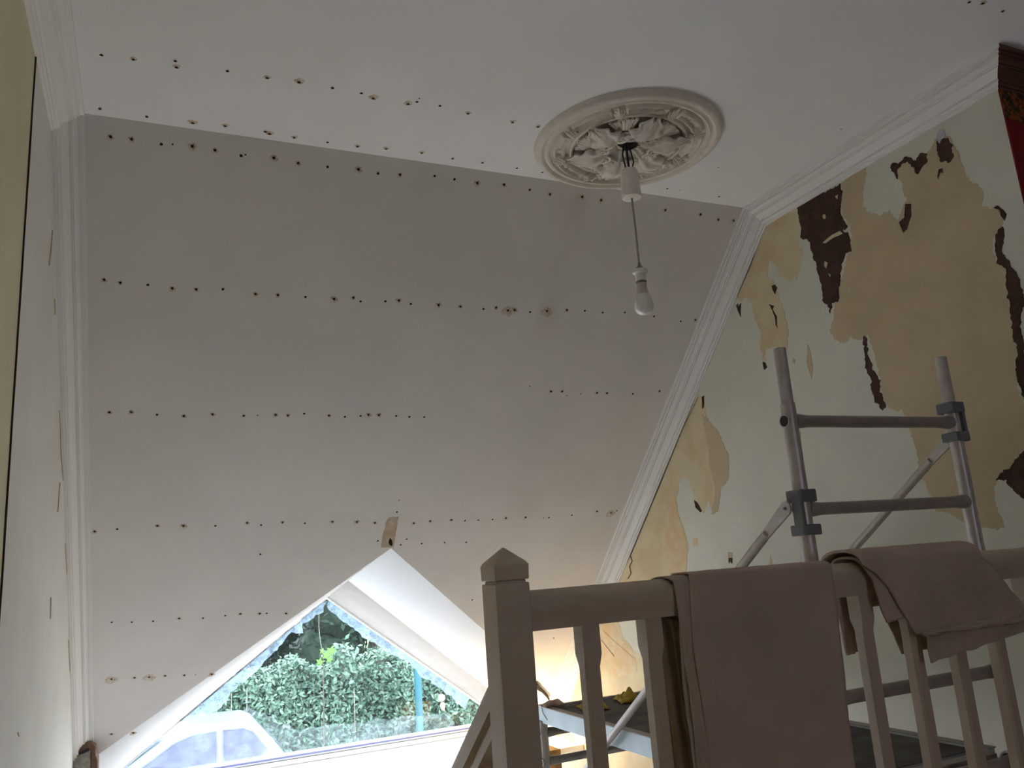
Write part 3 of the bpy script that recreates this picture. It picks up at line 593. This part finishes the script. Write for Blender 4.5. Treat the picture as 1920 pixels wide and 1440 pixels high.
# ------------------------------------------------------------------ scaffold tower
SY = 2.03; SX0, SX1 = 1.935, 2.715; tr_ = .0245; SP = .29
tower = thing('scaffold_tower', 'aluminium scaffold tower frame standing behind the banister by the peeling wall', 'scaffold', (2.32, 3.1, ZF))
def upright(x, y, ztop, zj=None, name='upright_pole'):
    b = B(); b.tube([(x, y, ZF + .02), (x, y, (zj or ztop) - .01), (x, y, zj or ztop)] , [tr_, tr_, tr_], 20)
    o = b.build(name, ALU, tower, smooth=50)
    if zj: B().tube([(x, y, zj - .01), (x, y, zj), (x, y, zj + .004), (x, y, ztop)], [tr_, tr_ * .97, tr_ * .86, tr_ * .86], 20).build('spigot', ALU, tower, smooth=50)
    B().tube([(x, y, ztop - .0005), (x, y, ztop + .0015)], tr_ * .70, 16).build('tube_mouth', DARKIN, tower)
    B().lathe((x, y, ZF), [(0, 0), (.05, 0), (.05, .008), (.012, .012), (.012, .03), (0, .03)], 16).build('foot', CLAMP, tower)
upright(SX0, SY, .650, .460); upright(SX1, SY, .650, .460)
rz = [.402, .112, -.178, -.468, -.758, -1.048, -1.338, -1.628, -1.918, -2.208]
def rung(z, y, flare=True):
    x0, x1 = SX0 + tr_ * .6, SX1 - tr_ * .6
    B().tube([(x0, y, z), (x0 + .02, y, z), (x0 + .06, y, z), (x1 - .06, y, z), (x1 - .02, y, z), (x1, y, z)], [.0245, .0245, .0205, .0205, .0245, .0245], 18).build('rung', ALUD, tower, smooth=50)
    B().tube([(SX0 - tr_ - .001, y, z), (SX0 - tr_ + .008, y, z)], .0235, 18).build('rung_end', ALU, tower); B().tube([(SX0 - tr_ - .0022, y, z), (SX0 - tr_ + .007, y, z)], .018, 18).build('rung_bore', DARKIN, tower)
for z in rz: rung(z, SY)
FY = 4.12
for x in (SX0, SX1): upright(x, FY, -.80)
for z in (-.86, -1.00, -1.29, -1.58, -1.87, -2.16): rung(z, FY)
def clamp(x, y, z, h=.13, sgn=-1):
    B().box((x - .034, y - .034, z + h - .04), (x + .034, y + .034, z + h)).box((x - .034, y - .034, z), (x + .034, y + .034, z + .034)).box((x - .036 if sgn < 0 else x + .020, y - .030, z), (x - .020 if sgn < 0 else x + .036, y + .012, z + h)).build('clamp', CLAMP, tower, bevel=.004)
clamp(SX0, SY, .030, .145, -1); clamp(SX1, SY, .330, .145, 1)
def brace(x, y0, z0, y1, z1, r=.0165):
    d = Vector((0, y1 - y0, z1 - z0)).normalized(); p0 = Vector((x, y0, z0)); p1 = Vector((x, y1, z1)); n_ = Vector((1, 0, 0)).cross(d).normalized()
    B().tube([p0 + d * .13, p0 + d * .16, p1 - d * .16, p1 - d * .13], [r * .8, r, r, r * .8], 16).build('diagonal_brace', ALU, tower, smooth=50)
    for e0, s_ in ((p0, 1), (p1, -1)):
        q = [e0 + n_ * .022 * math.sin(a) - d * s_ * .022 * math.cos(a) for a in [PI * (i / 8 - .5) for i in range(9)]]
        q = [e0 + (-d * s_ * math.cos(a) + n_ * math.sin(a)) * .023 for a in [PI * (i / 8 - .5) for i in range(9)]] + [e0 + d * s_ * .15 + n_ * .015, e0 + d * s_ * .15 - n_ * .015]
        B().prism([p - Vector((.004, 0, 0)) for p in q], (.008, 0, 0)).build('flattened_end', ALU, tower)
        B().tube([e0 - Vector((.008, 0, 0)), e0 + Vector((.012, 0, 0))], .005, 10).build('rivet', CLAMP, tower)
brace(SX0 - .043, SY + .030, .120, 4.06, -1.26)
brace(SX1 + .02, SY + .030, .355, 4.06, -1.04)
plat = thing('scaffold_platform', 'dark plywood platform in an aluminium frame resting across the scaffold tower', 'platform', (2.32, 3.1, -.76))
DZ = -.735; PX0, PX1 = 1.925, 2.700
B().box((PX0 + .028, 2.150, DZ - .012), (PX1 - .028, 4.16, DZ - .002)).build('plywood_deck', DECK, plat)
for x0, x1 in ((PX0, PX0 + .03), (PX1 - .03, PX1)):
    B().prism([(x0, 2.10, DZ + .006), (x1, 2.10, DZ + .006), (x1, 2.10, DZ - .004), (x1 - .004 if x0 < 2 else x1, 2.10, DZ - .075), (x0, 2.10, DZ - .075)], (0, 2.07, 0)).build('side_beam', BEAM, plat, bevel=.002)
    B().box((x0 - .002, 2.10, DZ + .0055), (x1 + .008, 4.17, DZ + .0095)).build('beam_lip', ALUD, plat)
B().box((PX0 + .03, 2.120, DZ - .03), (PX1 - .03, 2.150, DZ - .004)).build('end_bar', CLAMP, plat)
B().box((PX0 + .03, 2.072, DZ - .050), (PX1 - .03, 2.118, DZ - .002)).build('end_rail', ALUD, plat)
B().box((PX0 + .03, 4.14, DZ - .055), (PX1 - .03, 4.17, DZ - .001)).build('end_rail', ALUD, plat)
for x in (PX0 + .015, PX1 - .015):
    for y, s_ in ((2.03, 1), (4.12, -1)):
        P = [(x - .018, y + s_ * (.075), DZ - .05)] + [(x - .018, y + s_ * .030 * math.cos(a), DZ - .023 + .033 * math.sin(a)) for a in [PI * i / 8 for i in range(9)]]
        P2 = [Vector(p) for p in P]; G = [[p, p + Vector((.036, 0, 0))] for p in P2]
        B().grid(G).build('hook', ALU, plat, solid=.006)
B().box((PX1 - .10, 2.09, DZ - .045), (PX1 - .03, 2.125, DZ - .005)).build('corner_bracket', BEAM, plat)
# rubbish on the platform and beside it
def rag(name, c, s_, m_, label, cat, seed):
    G = []; rnd = seed
    for i in range(15):
        row = []
        for j in range(11):
            x = (i / 14 - .5) * s_[0]; y = (j / 10 - .5) * s_[1]
            h = s_[2] * (.55 + .9 * noise.noise(Vector((x * 22 + rnd, y * 22, rnd)))) * (1 - (abs(i / 7 - 1)) ** 4 * .8) * (1 - (abs(j / 5 - 1)) ** 4 * .8)
            row.append((c[0] + x + .25 * y + .01 * noise.noise(Vector((y * 30, rnd, 0))), c[1] + y + .01 * noise.noise(Vector((x * 30, rnd, 3))), c[2] + max(.001, h)))
        G.append(row)
    return tag(B().grid(G).build(name, m_, None, solid=.003, smooth=60, base=(c[0], c[1], c[2])), label, cat)
rag('rag', (2.12, 3.90, DZ + .0005), (.14, .20, .045), YPAPER, 'crumpled yellow paper scrap lying at the far end of the dark platform', 'paper scrap', 2)
rag('rag', (2.36, 3.95, DZ + .0005), (.13, .16, .055), YPAPER, 'second yellow scrap on the platform, seen between the first two balusters', 'paper scrap', 6)
rag('cloth', (1.99, 4.09, DZ + .010), (.12, .10, .03), PINK, 'dusty pinkish torn paper at the far left corner of the platform', 'paper scrap', 9)
def lump(name, c, r, m_, label, cat, seed):
    bm = bmesh.new(); bmesh.ops.create_icosphere(bm, subdivisions=3, radius=r)
    for v in bm.verts: v.co *= 1 + .35 * noise.noise(v.co * (1.6 / r) + Vector((seed, 0, 0))); v.co.z *= .6
    zmin = min(v.co.z for v in bm.verts)
    me = bpy.data.meshes.new(name); bm.to_mesh(me); bm.free(); me.materials.append(m_)
    o = bpy.data.objects.new(name, me); link(o); o.location = (c[0], c[1], c[2] - zmin + ZC); return tag(o, label, cat)
SHT = ZT - .032
lump('plaster_lump', (2.79, 6.05, SHT), .045, CONC, 'grey plaster lump lying on the white sill shelf beside the right wall', 'plaster lump', 3)
lump('plaster_lump', (2.67, 6.18, SHT), .026, CONC, 'small plaster crumb on the sill shelf left of the bigger lump', 'plaster lump', 8)

# ------------------------------------------------------------------ dust sheets over the handrail
def interp(poly, t):
    L_ = [0]
    for a, c in zip(poly, poly[1:]): L_.append(L_[-1] + math.dist(a, c))
    d = t * L_[-1]
    for i in range(len(poly) - 1):
        if d <= L_[i+1] + 1e-9:
            k = (d - L_[i]) / max(1e-9, L_[i+1] - L_[i]); return Vector(poly[i]).lerp(Vector(poly[i+1]), k)
    return Vector(poly[-1])
def flap(left, right, yf, name, m_, parent, nu=44, nv=60, fold=.006, fs=7, over=None, back=0, seed=0, lift=0, thick=.004, bottom=0, kmul=1.0):
    """a hanging layer: left / right edges traced top to bottom (pixels) on the plane y = yf; over = carry it over the rail and down the back by `back`"""
    G = []
    for j in range(nv + 1):
        t = j / nv; l = at(interp([Vector((*p, 0)) for p in left], t), 1, yf); r = at(interp([Vector((*p, 0)) for p in right], t), 1, yf); row = []
        for i in range(nu + 1):
            s_ = i / nu; p = l.lerp(r, s_)
            f_ = fold * (.25 + .9 * t) * (noise.noise(Vector((p.x * fs + seed, t * 1.2, seed))) + .4 * noise.noise(Vector((p.x * fs * 3 + seed, t * 3.5, 2)))) + .0015 * noise.noise(Vector((p.x * 30, p.z * 30, seed)))
            p = p + Vector((0, f_ - .004, 0))
            if bottom: p.z += bottom * noise.noise(Vector((p.x * 14, seed, 0))) * t ** 4
            row.append(p)
        G.append(row)
    if over:
        top = []; rt = .038 + lift
        for q in range(9, 0, -1):  # from the back over the top to the front
            a = PI * q / 9.5; row = []
            for i in range(nu + 1):
                p0 = G[0][i]; z0 = p0.z
                row.append(Vector((p0.x + over * (q / 9), RY - rt * math.cos(a) - (0), z0 + (RZT + lift - z0) * math.sin(a) ** .8 + .0015 * noise.noise(Vector((p0.x * 20, q, seed))))))
            top.append(row)
        bk = []
        if back:
            for j in range(24, 0, -1):
                t = j / 24; row = []
                for i in range(nu + 1):
                    p0 = top[0][i]
                    row.append(Vector((p0.x + .015 * t, RY + rt + .010 + fold * 1.6 * t * noise.noise(Vector((p0.x * fs * 1.6 + seed, t, 9))), p0.z - back * t * kmul)))
                bk.append(row)
        G = bk + top + G
    return B().grid(G).build(name, m_, parent, smooth=80, solid=thick)
YS = RY - .045
s1 = thing('dust_sheet', 'long brown cotton dust sheet hanging down from the handrail beside the newel post', 'dust sheet', (1.35, RY, -.9))
flap([(1290, 1078), (1296, 1200), (1330, 1452)], [(1556, 1062), (1566, 1150), (1600, 1460)], YS, 'top_layer', SHEET, s1, over=.012, back=.62, fold=.014, fs=5, seed=1, lift=.010)
flap([(1262, 1093), (1275, 1180), (1292, 1300), (1305, 1455)], [(1310, 1090), (1322, 1200), (1340, 1320), (1352, 1455)], YS + .004, 'folded_edge', SHEET, s1, nu=44, over=-.018, back=.70, fold=.026, fs=26, seed=5, lift=.004)
flap([(1272, 1170), (1283, 1300), (1298, 1455)], [(1300, 1170), (1310, 1300), (1325, 1455)], YS + .009, 'folded_edge', SHEETG, s1, nu=20, fold=.016, fs=30, seed=8)
flap([(1236, 1160), (1250, 1300), (1262, 1455)], [(1272, 1160), (1288, 1300), (1310, 1455)], RY + .055, 'back_layer', SHEETY, s1, nu=26, fold=.014, fs=26, seed=7)
flap([(1256, 1160), (1275, 1300), (1296, 1455)], [(1300, 1160), (1320, 1300), (1345, 1455)], RY + .047, 'back_layer', SHEETG, s1, nu=26, fold=.014, fs=20, seed=3)
s2_ = thing('dust_sheet', 'bunched brown dust sheet folded over the handrail at the right with a hanging corner', 'dust sheet', (2.1, RY, -.4))
flap([(1614, 1058), (1640, 1076), (1662, 1100), (1696, 1156), (1717, 1190)], [(1836, 1042), (1861, 1066), (1890, 1103), (1918, 1154)], YS - .022, 'top_layer', SHEET, s2_, over=-.012, back=.14, fold=.010, fs=8, seed=12, lift=.034, bottom=.010, thick=.007)
flap([(1616, 1062), (1634, 1088), (1647, 1136), (1660, 1168)], [(1650, 1062), (1668, 1092), (1684, 1125), (1704, 1156)], YS - .010, 'side_fold', SHEET, s2_, nu=20, nv=24, over=-.01, back=.16, fold=.010, fs=16, seed=15, lift=.014, thick=.006)
flap([(1712, 1120), (1732, 1170), (1742, 1242)], [(1880, 1095), (1924, 1140), (1922, 1184)], YS - .010, 'lower_layer', SHEET, s2_, fold=.010, fs=10, seed=18, bottom=.006, thick=.006)
flap([(1722, 1184), (1730, 1192)], [(1915, 1148), (1922, 1164)], YS - .026, 'rolled_hem', SHEET, s2_, nv=10, fold=.012, fs=12, seed=21, thick=.012)
flap([(1640, 1085), (1662, 1165), (1690, 1226)], [(1700, 1080), (1725, 1150), (1740, 1215)], RY + .050, 'back_layer', SHEETG, s2_, nu=24, nv=24, fold=.012, fs=14, seed=25)
flap([(1566, 1118), (1567, 1145), (1590, 1229)], [(1590, 1116), (1596, 1160), (1600, 1225)], RY + .060, 'back_layer', SHEET, s2_, nu=14, nv=24, fold=.010, fs=20, seed=28, thick=.010)
flap([(1586, 1116), (1593, 1160), (1600, 1223)], [(1606, 1116), (1616, 1160), (1640, 1214)], RY + .066, 'back_layer', SHEETG, s2_, nu=14, nv=24, fold=.010, fs=20, seed=29, thick=.004)

# ------------------------------------------------------------------ lamp burning on the sill shelf, hidden behind the newel
LX, LY = 2.52, 5.66
lamp = thing('table_lamp', 'small lit lamp on the sill shelf behind the newel post, reflected in the glass', 'lamp', (LX, LY, SHT))
B().lathe((LX, LY, SHT), [(0, 0), (.045, 0), (.045, .006), (.012, .012), (.008, .03), (.012, .045), (.014, .055), (0, .055)], 28).build('base', LBRN, lamp, smooth=40)
GLOW = bpy.data.materials.new('lit_bulb'); GLOW.use_nodes = True; p = GLOW.node_tree.nodes['Principled BSDF']
p.inputs['Emission Color'].default_value = (1, .72, .38, 1); p.inputs['Emission Strength'].default_value = 60
B().lathe((LX, LY, SHT), [(.012, .055), (.013, .062), (.020, .078), (.024, .095), (.021, .110), (.011, .120), (0, .123)], 24).build('bulb', GLOW, lamp, smooth=60)
ll = bpy.data.lights.new('lamp_light', 'POINT'); ll.energy = 13; ll.color = (1, .74, .42); ll.shadow_soft_size = .03
lo = bpy.data.objects.new('lamp_light', ll); COL.objects.link(lo); lo.parent = lamp; lo.location = (.0, -.02, .16)
cb = B().box((2.22, 5.08, ZF), (2.50, 5.36, -1.175)).build('cardboard_carton', CARD, bevel=.004)
tag(cb, 'tall orange-brown cardboard carton standing under the sill behind the newel post', 'carton')
# fitting at the foot of the left cornice
fx = thing('wall_fitting', 'small grey fitting with a brown rounded cap at the foot of the left cornice', 'fitting', (-.24, 5.55, -1.00))
f0 = ray((152, 1420)); f0 = f0 * (5.62 / f0.y)
Fx = lambda dx, dz, dy=0: Vector((f0.x + dx, 5.62 + dy, f0.z + dz))
B().prism([Fx(-.072, -.25), Fx(.055, -.25), Fx(.050, .035), Fx(-.065, .01)], (0, .16, 0)).build('casing', LGRY, fx, bevel=.01)
B().prism([Fx(-.080, .012), Fx(-.066, .040), Fx(-.030, .068), Fx(.004, .086), Fx(.050, .072), Fx(.072, .050), Fx(.076, .0), Fx(.088, -.03), Fx(.092, -.25), Fx(.055, -.25), Fx(.050, .030)], (0, .17, 0)).build('brown_cap', LBRN, fx, bevel=.008)
B().prism([Fx(-.072, -.006, -.003), Fx(.038, .028, -.003), Fx(.038, .045, -.003), Fx(-.072, .010, -.003)], (0, .01, 0)).build('dark_slot', DARKIN, fx)
B().lathe(Fx(-.02, -.30, .03), [(0, 0), (.075, .0), (.085, .06), (.06, .145), (.02, .165), (0, .168)], 24).build('lower_dome', LGRY, fx, smooth=50)

# ------------------------------------------------------------------ outside
ZG = -3.3
slab([(-25, YW + .4, ZG), (40, YW + .4, ZG), (40, 15.2, ZG), (-25, 15.2, ZG)], (0, 0, -.1), 'ground_road', ROAD)
slab([(-25, 15.2, ZG + .02), (40, 15.2, ZG + .02), (40, 60, ZG + .02), (-25, 60, ZG + .02)], (0, 0, -.1), 'ground_verge', GRASS)
def leaf_cloud(pts, nrm, size, name, m_, parent=None, jit=.7):
    n = len(pts); d = np.random.normal(size=(n, 3)) * jit + nrm; d /= np.linalg.norm(d, axis=1)[:, None]
    u = np.cross(d, np.random.normal(size=(n, 3))); u /= np.linalg.norm(u, axis=1)[:, None]; v = np.cross(d, u)
    s_ = size * np.random.uniform(.7, 1.3, (n, 1))
    V_ = np.stack([pts - u * s_, pts - v * s_ * .42 + d * s_ * .12, pts + u * s_, pts + v * s_ * .42 + d * s_ * .12], 1).reshape(-1, 3)
    me = bpy.data.meshes.new(name); me.vertices.add(4 * n); me.vertices.foreach_set('co', V_.ravel())
    idx = np.arange(4 * n).reshape(-1, 4); tri = np.concatenate([idx[:, [0, 1, 2]], idx[:, [0, 2, 3]]], 1).reshape(-1)
    me.loops.add(6 * n); me.loops.foreach_set('vertex_index', tri); me.polygons.add(2 * n)
    me.polygons.foreach_set('loop_start', np.arange(0, 6 * n, 3)); me.polygons.foreach_set('loop_total', np.full(2 * n, 3)); me.update(calc_edges=True); me.materials.append(m_)
    o = bpy.data.objects.new(name, me); link(o, parent); return o
HX0, HX1, HY, HZ = -6, 14, 16.0, -1.62
hedge = thing('hedge', 'clipped laurel hedge with glossy leaves across the road outside', 'hedge', (2, HY + .5, ZG))
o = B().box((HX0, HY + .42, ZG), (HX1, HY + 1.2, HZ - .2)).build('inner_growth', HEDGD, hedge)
n = 42000
x = np.random.uniform(HX0, HX1, n); z = np.random.uniform(ZG, HZ, n); y = HY + .30 * np.random.rand(n) + .12 * np.sin(x * 2.3 + z * 3) + .1 * np.sin(x * 5.1)
p1_ = np.stack([x, y, z], 1); n2 = 16000
x = np.random.uniform(HX0, HX1, n2); yy = np.random.uniform(HY, HY + 1.2, n2); z = HZ + .10 * np.sin(x * 3.1) + .07 * np.sin(x * 7.7) + .16 * np.random.rand(n2) ** 2 - .06
p2_ = np.stack([x, yy, z], 1); P_ = np.concatenate([p1_, p2_]); off = np.array([2, HY + .5, ZG])
N_ = np.concatenate([np.tile([0, -1, .55], (n, 1)), np.tile([0, -.3, 1], (n2, 1))])
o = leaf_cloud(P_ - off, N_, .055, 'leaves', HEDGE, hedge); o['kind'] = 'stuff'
# young shoots standing above the hedge, and a bright sprig
sp_ = at((640, 1232), 1, HY - .40)
sh_ = thing('hedge_shoot', 'pale shoot sticking up above the hedge top', 'shoot', sp_ - Vector((0, 0, .35)))
B().tube([(sp_.x, sp_.y, sp_.z - .35), (sp_.x + .05, sp_.y, sp_.z + .25)], [.012, .005], 6).build('stem', BARK, sh_)
q = np.random.normal(size=(260, 3)) * [.14, .06, .13]; o = leaf_cloud(q + [.03, 0, .30], np.tile([0, -1, .6], (260, 1)), .07, 'leaves', HEDGE, sh_); o['kind'] = 'stuff'
sp_ = at((606, 1240), 1, HY - .62)
sh_ = thing('sapling', 'bright green lobed leaves of a sapling poking through the hedge', 'sapling', (sp_.x, sp_.y, ZG))
B().tube([(sp_.x, sp_.y + .1, ZG), (sp_.x, sp_.y, sp_.z + .1)], [.014, .006], 6).build('stem', BARK, sh_)
for dx, dz, r_ in ((.05, .10, .09), (.14, .17, .10), (-.07, .0, .08), (.10, .02, .07), (-.02, .18, .06)):
    c = sp_ + Vector((dx, -.04, dz)); pts = [c + Vector((math.cos(a) * r_ * (1 if i % 2 == 0 else .5), -.01 * (i % 2), math.sin(a) * r_ * (1 if i % 2 == 0 else .5))) for i, a in enumerate([2 * PI * k / 10 for k in range(10)])]
    B().poly(pts).build('leaf', SPRIG, sh_)
# trees behind
def tree(x, y, h, r, label, nl=9000):
    t = thing('tree', label, 'tree', (x, y, ZG), 'trees behind the hedge')
    B().tube([(x, y, ZG), (x + .1, y, ZG + h * .4), (x - .05, y, ZG + h * .8)], [.22, .16, .07], 10).build('trunk', BARK, t)
    cs = np.array([[random.uniform(-r * .62, r * .62), random.uniform(-r * .4, r * .4), random.uniform(h * .10, h * .85)] for _ in range(16)])
    ci = np.random.randint(0, 16, nl); d = np.random.normal(size=(nl, 3)); d /= np.linalg.norm(d, axis=1)[:, None]
    p = cs[ci] + d * (r * .52) * np.random.uniform(.75, 1.05, (nl, 1)); p[:, 2] = np.maximum(p[:, 2], .1)
    o = leaf_cloud(p, d + [0, -.3, .4], .10, 'foliage', TREE, t); o['kind'] = 'stuff'
    bm = bmesh.new()
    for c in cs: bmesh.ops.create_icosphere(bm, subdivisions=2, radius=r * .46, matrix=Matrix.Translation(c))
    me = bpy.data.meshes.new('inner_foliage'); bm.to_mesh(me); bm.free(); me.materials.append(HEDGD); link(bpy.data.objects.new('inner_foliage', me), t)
tree(1.4, 20.5, 6.5, 1.75, 'dark dense tree behind the hedge, left one seen above the car')
tree(5.2, 20.5, 6.8, 1.85, 'dark dense tree behind the hedge, at the middle of the window')
tree(9.2, 20.5, 6.3, 1.85, 'dark dense tree behind the hedge, the one right of the teal post')
tree(3.3, 25.0, 7.4, 1.9, 'dark tree in the row further back, behind the two above the hedge')
tree(7.2, 25.0, 7.2, 1.9, 'dark tree in the back row, between the middle one and the right one')
tree(-2.5, 20.5, 6.5, 1.8, 'dark tree behind the hedge at the far left outside')
# teal post
pt = at((784, 1285), 1, 15.0); pb = B().tube([(pt.x, 15, ZG), (pt.x, 15, -1.66)], .066, 20); pb.tube([(pt.x, 15, -1.66), (pt.x, 15, -1.64), (pt.x, 15, -1.61)], [.072, .072, .03], 20)
tag(pb.build('post', TEAL, smooth=50, base=(pt.x, 15, ZG)), 'teal painted round post standing in front of the hedge', 'post')
# car: side-on hatchback, front to the left
CY0 = 12.35; CY1 = 13.95; cxo = at((545, 1400), 1, CY0).x + .02
car = thing('car', 'pale blue hatchback parked side-on in front of the hedge', 'car', (cxo - 1.9, (CY0 + CY1) / 2, ZG))
def cp(x, z): return (cxo - x, z + ZG)       # x measured forward from the tail
low = [(0.02, .30), (0, .55), (.03, .88), (.10, .98), (2.55, 1.00), (3.25, .90), (3.75, .74), (3.88, .55), (3.85, .28), (3.5, .22), (.35, .22)]
def loft(prof, ys):
    secs = []
    for y, k, dz in ys:
        cx0 = sum(p[0] for p in prof) / len(prof)
        secs.append([((cp(cx0 + (p[0] - cx0) * k, 0)[0]), y, ZG + p[1] - (dz if p[1] > .8 else 0)) for p in prof])
    return secs
B().sweep(loft(low, [(CY0, .985, .02), (CY0 + .06, 1, 0), (CY1 - .06, 1, 0), (CY1, .985, .02)]), closed=True).build('body', CARP, car, smooth=30, bevel=.03)
cab0 = [(.05, .95), (.24, 1.20), (.42, 1.40), (.55, 1.46), (1.25, 1.48), (1.55, 1.42), (2.05, 1.12), (2.32, .97)]
secs = []
for y, ins in ((CY0 + .03, 0), (CY0 + .20, 1), (CY1 - .20, 1), (CY1 - .03, 0)):
    secs.append([(cxo - (p[0]), (y if p[1] < 1.0 else (CY0 + .03 + (p[1] - .97) / .5 * .17 if y < 13 else CY1 - .03 - (p[1] - .97) / .5 * .17)) if ins == 0 else y, ZG + p[1] + (.015 if ins and p[1] > 1.3 else 0)) for p in cab0])
B().sweep(secs, closed=True).build('cabin', CARP, car, smooth=30, bevel=.015)
def side_pt(x, z, o_=.006): return (cxo - x, CY0 + .03 + (z - .97) / .5 * .17 - o_, ZG + z)
for wpts in ([(.42, 1.02), (.32, 1.10), (.50, 1.33), (.62, 1.39), (.90, 1.40), (.90, 1.02)], [(.98, 1.02), (.98, 1.40), (1.28, 1.39), (1.50, 1.33), (1.98, 1.05), (2.00, 1.02)]):
    B().poly([side_pt(*p) for p in wpts]).build('side_window', CARG, car)
    B().tube([side_pt(*p, .008) for p in wpts + [wpts[0]]], .012, 6).build('window_seal', CARTR, car)
B().poly([(cxo - .10 + .035, CY0 + .25, ZG + 1.03), (cxo - .10 + .035, CY1 - .25, ZG + 1.03), (cxo - .39 + .012, CY1 - .30, ZG + 1.37), (cxo - .39 + .012, CY0 + .30, ZG + 1.37)]).build('rear_window', CARG, car)
B().poly([(cxo - 2.30 - .0, CY0 + .2, ZG + 1.0), (cxo - 2.30 - .0, CY1 - .2, ZG + 1.0), (cxo - 1.60 - .03, CY1 - .25, ZG + 1.39), (cxo - 1.60 - .03, CY0 + .25, ZG + 1.39)]).build('windscreen', CARG, car)
B().tube([(cxo - 1.96, CY0 + .0, ZG + 1.04), (cxo - 1.94, CY0 - .08, ZG + 1.07), (cxo - 1.94, CY0 - .17, ZG + 1.07), (cxo - 1.94, CY0 - .20, ZG + 1.07)], [.02, .06, .065, .03], 12).build('door_mirror', CARP, car, smooth=60)
for xw in (.75, 3.15):
    for y0, y1 in ((CY0 - .01, CY0 + .18), (CY1 - .18, CY1 + .01)):
        wh = B().tube([(cxo - xw, y0, ZG + .30), (cxo - xw, y1, ZG + .30)], .30, 28).build('wheel', CART, car); B().tube([(cxo - xw, y0 - .01, ZG + .30), (cxo - xw, y0 + .02, ZG + .30)], .19, 20).build('hub_cap', CHROME, wh)
for x0 in (.94,): B().tube([(cxo - x0, CY0 - .003, ZG + .30), (cxo - x0, CY0 - .003, ZG + .97)], .006, 6).build('door_gap', CARTR, car)
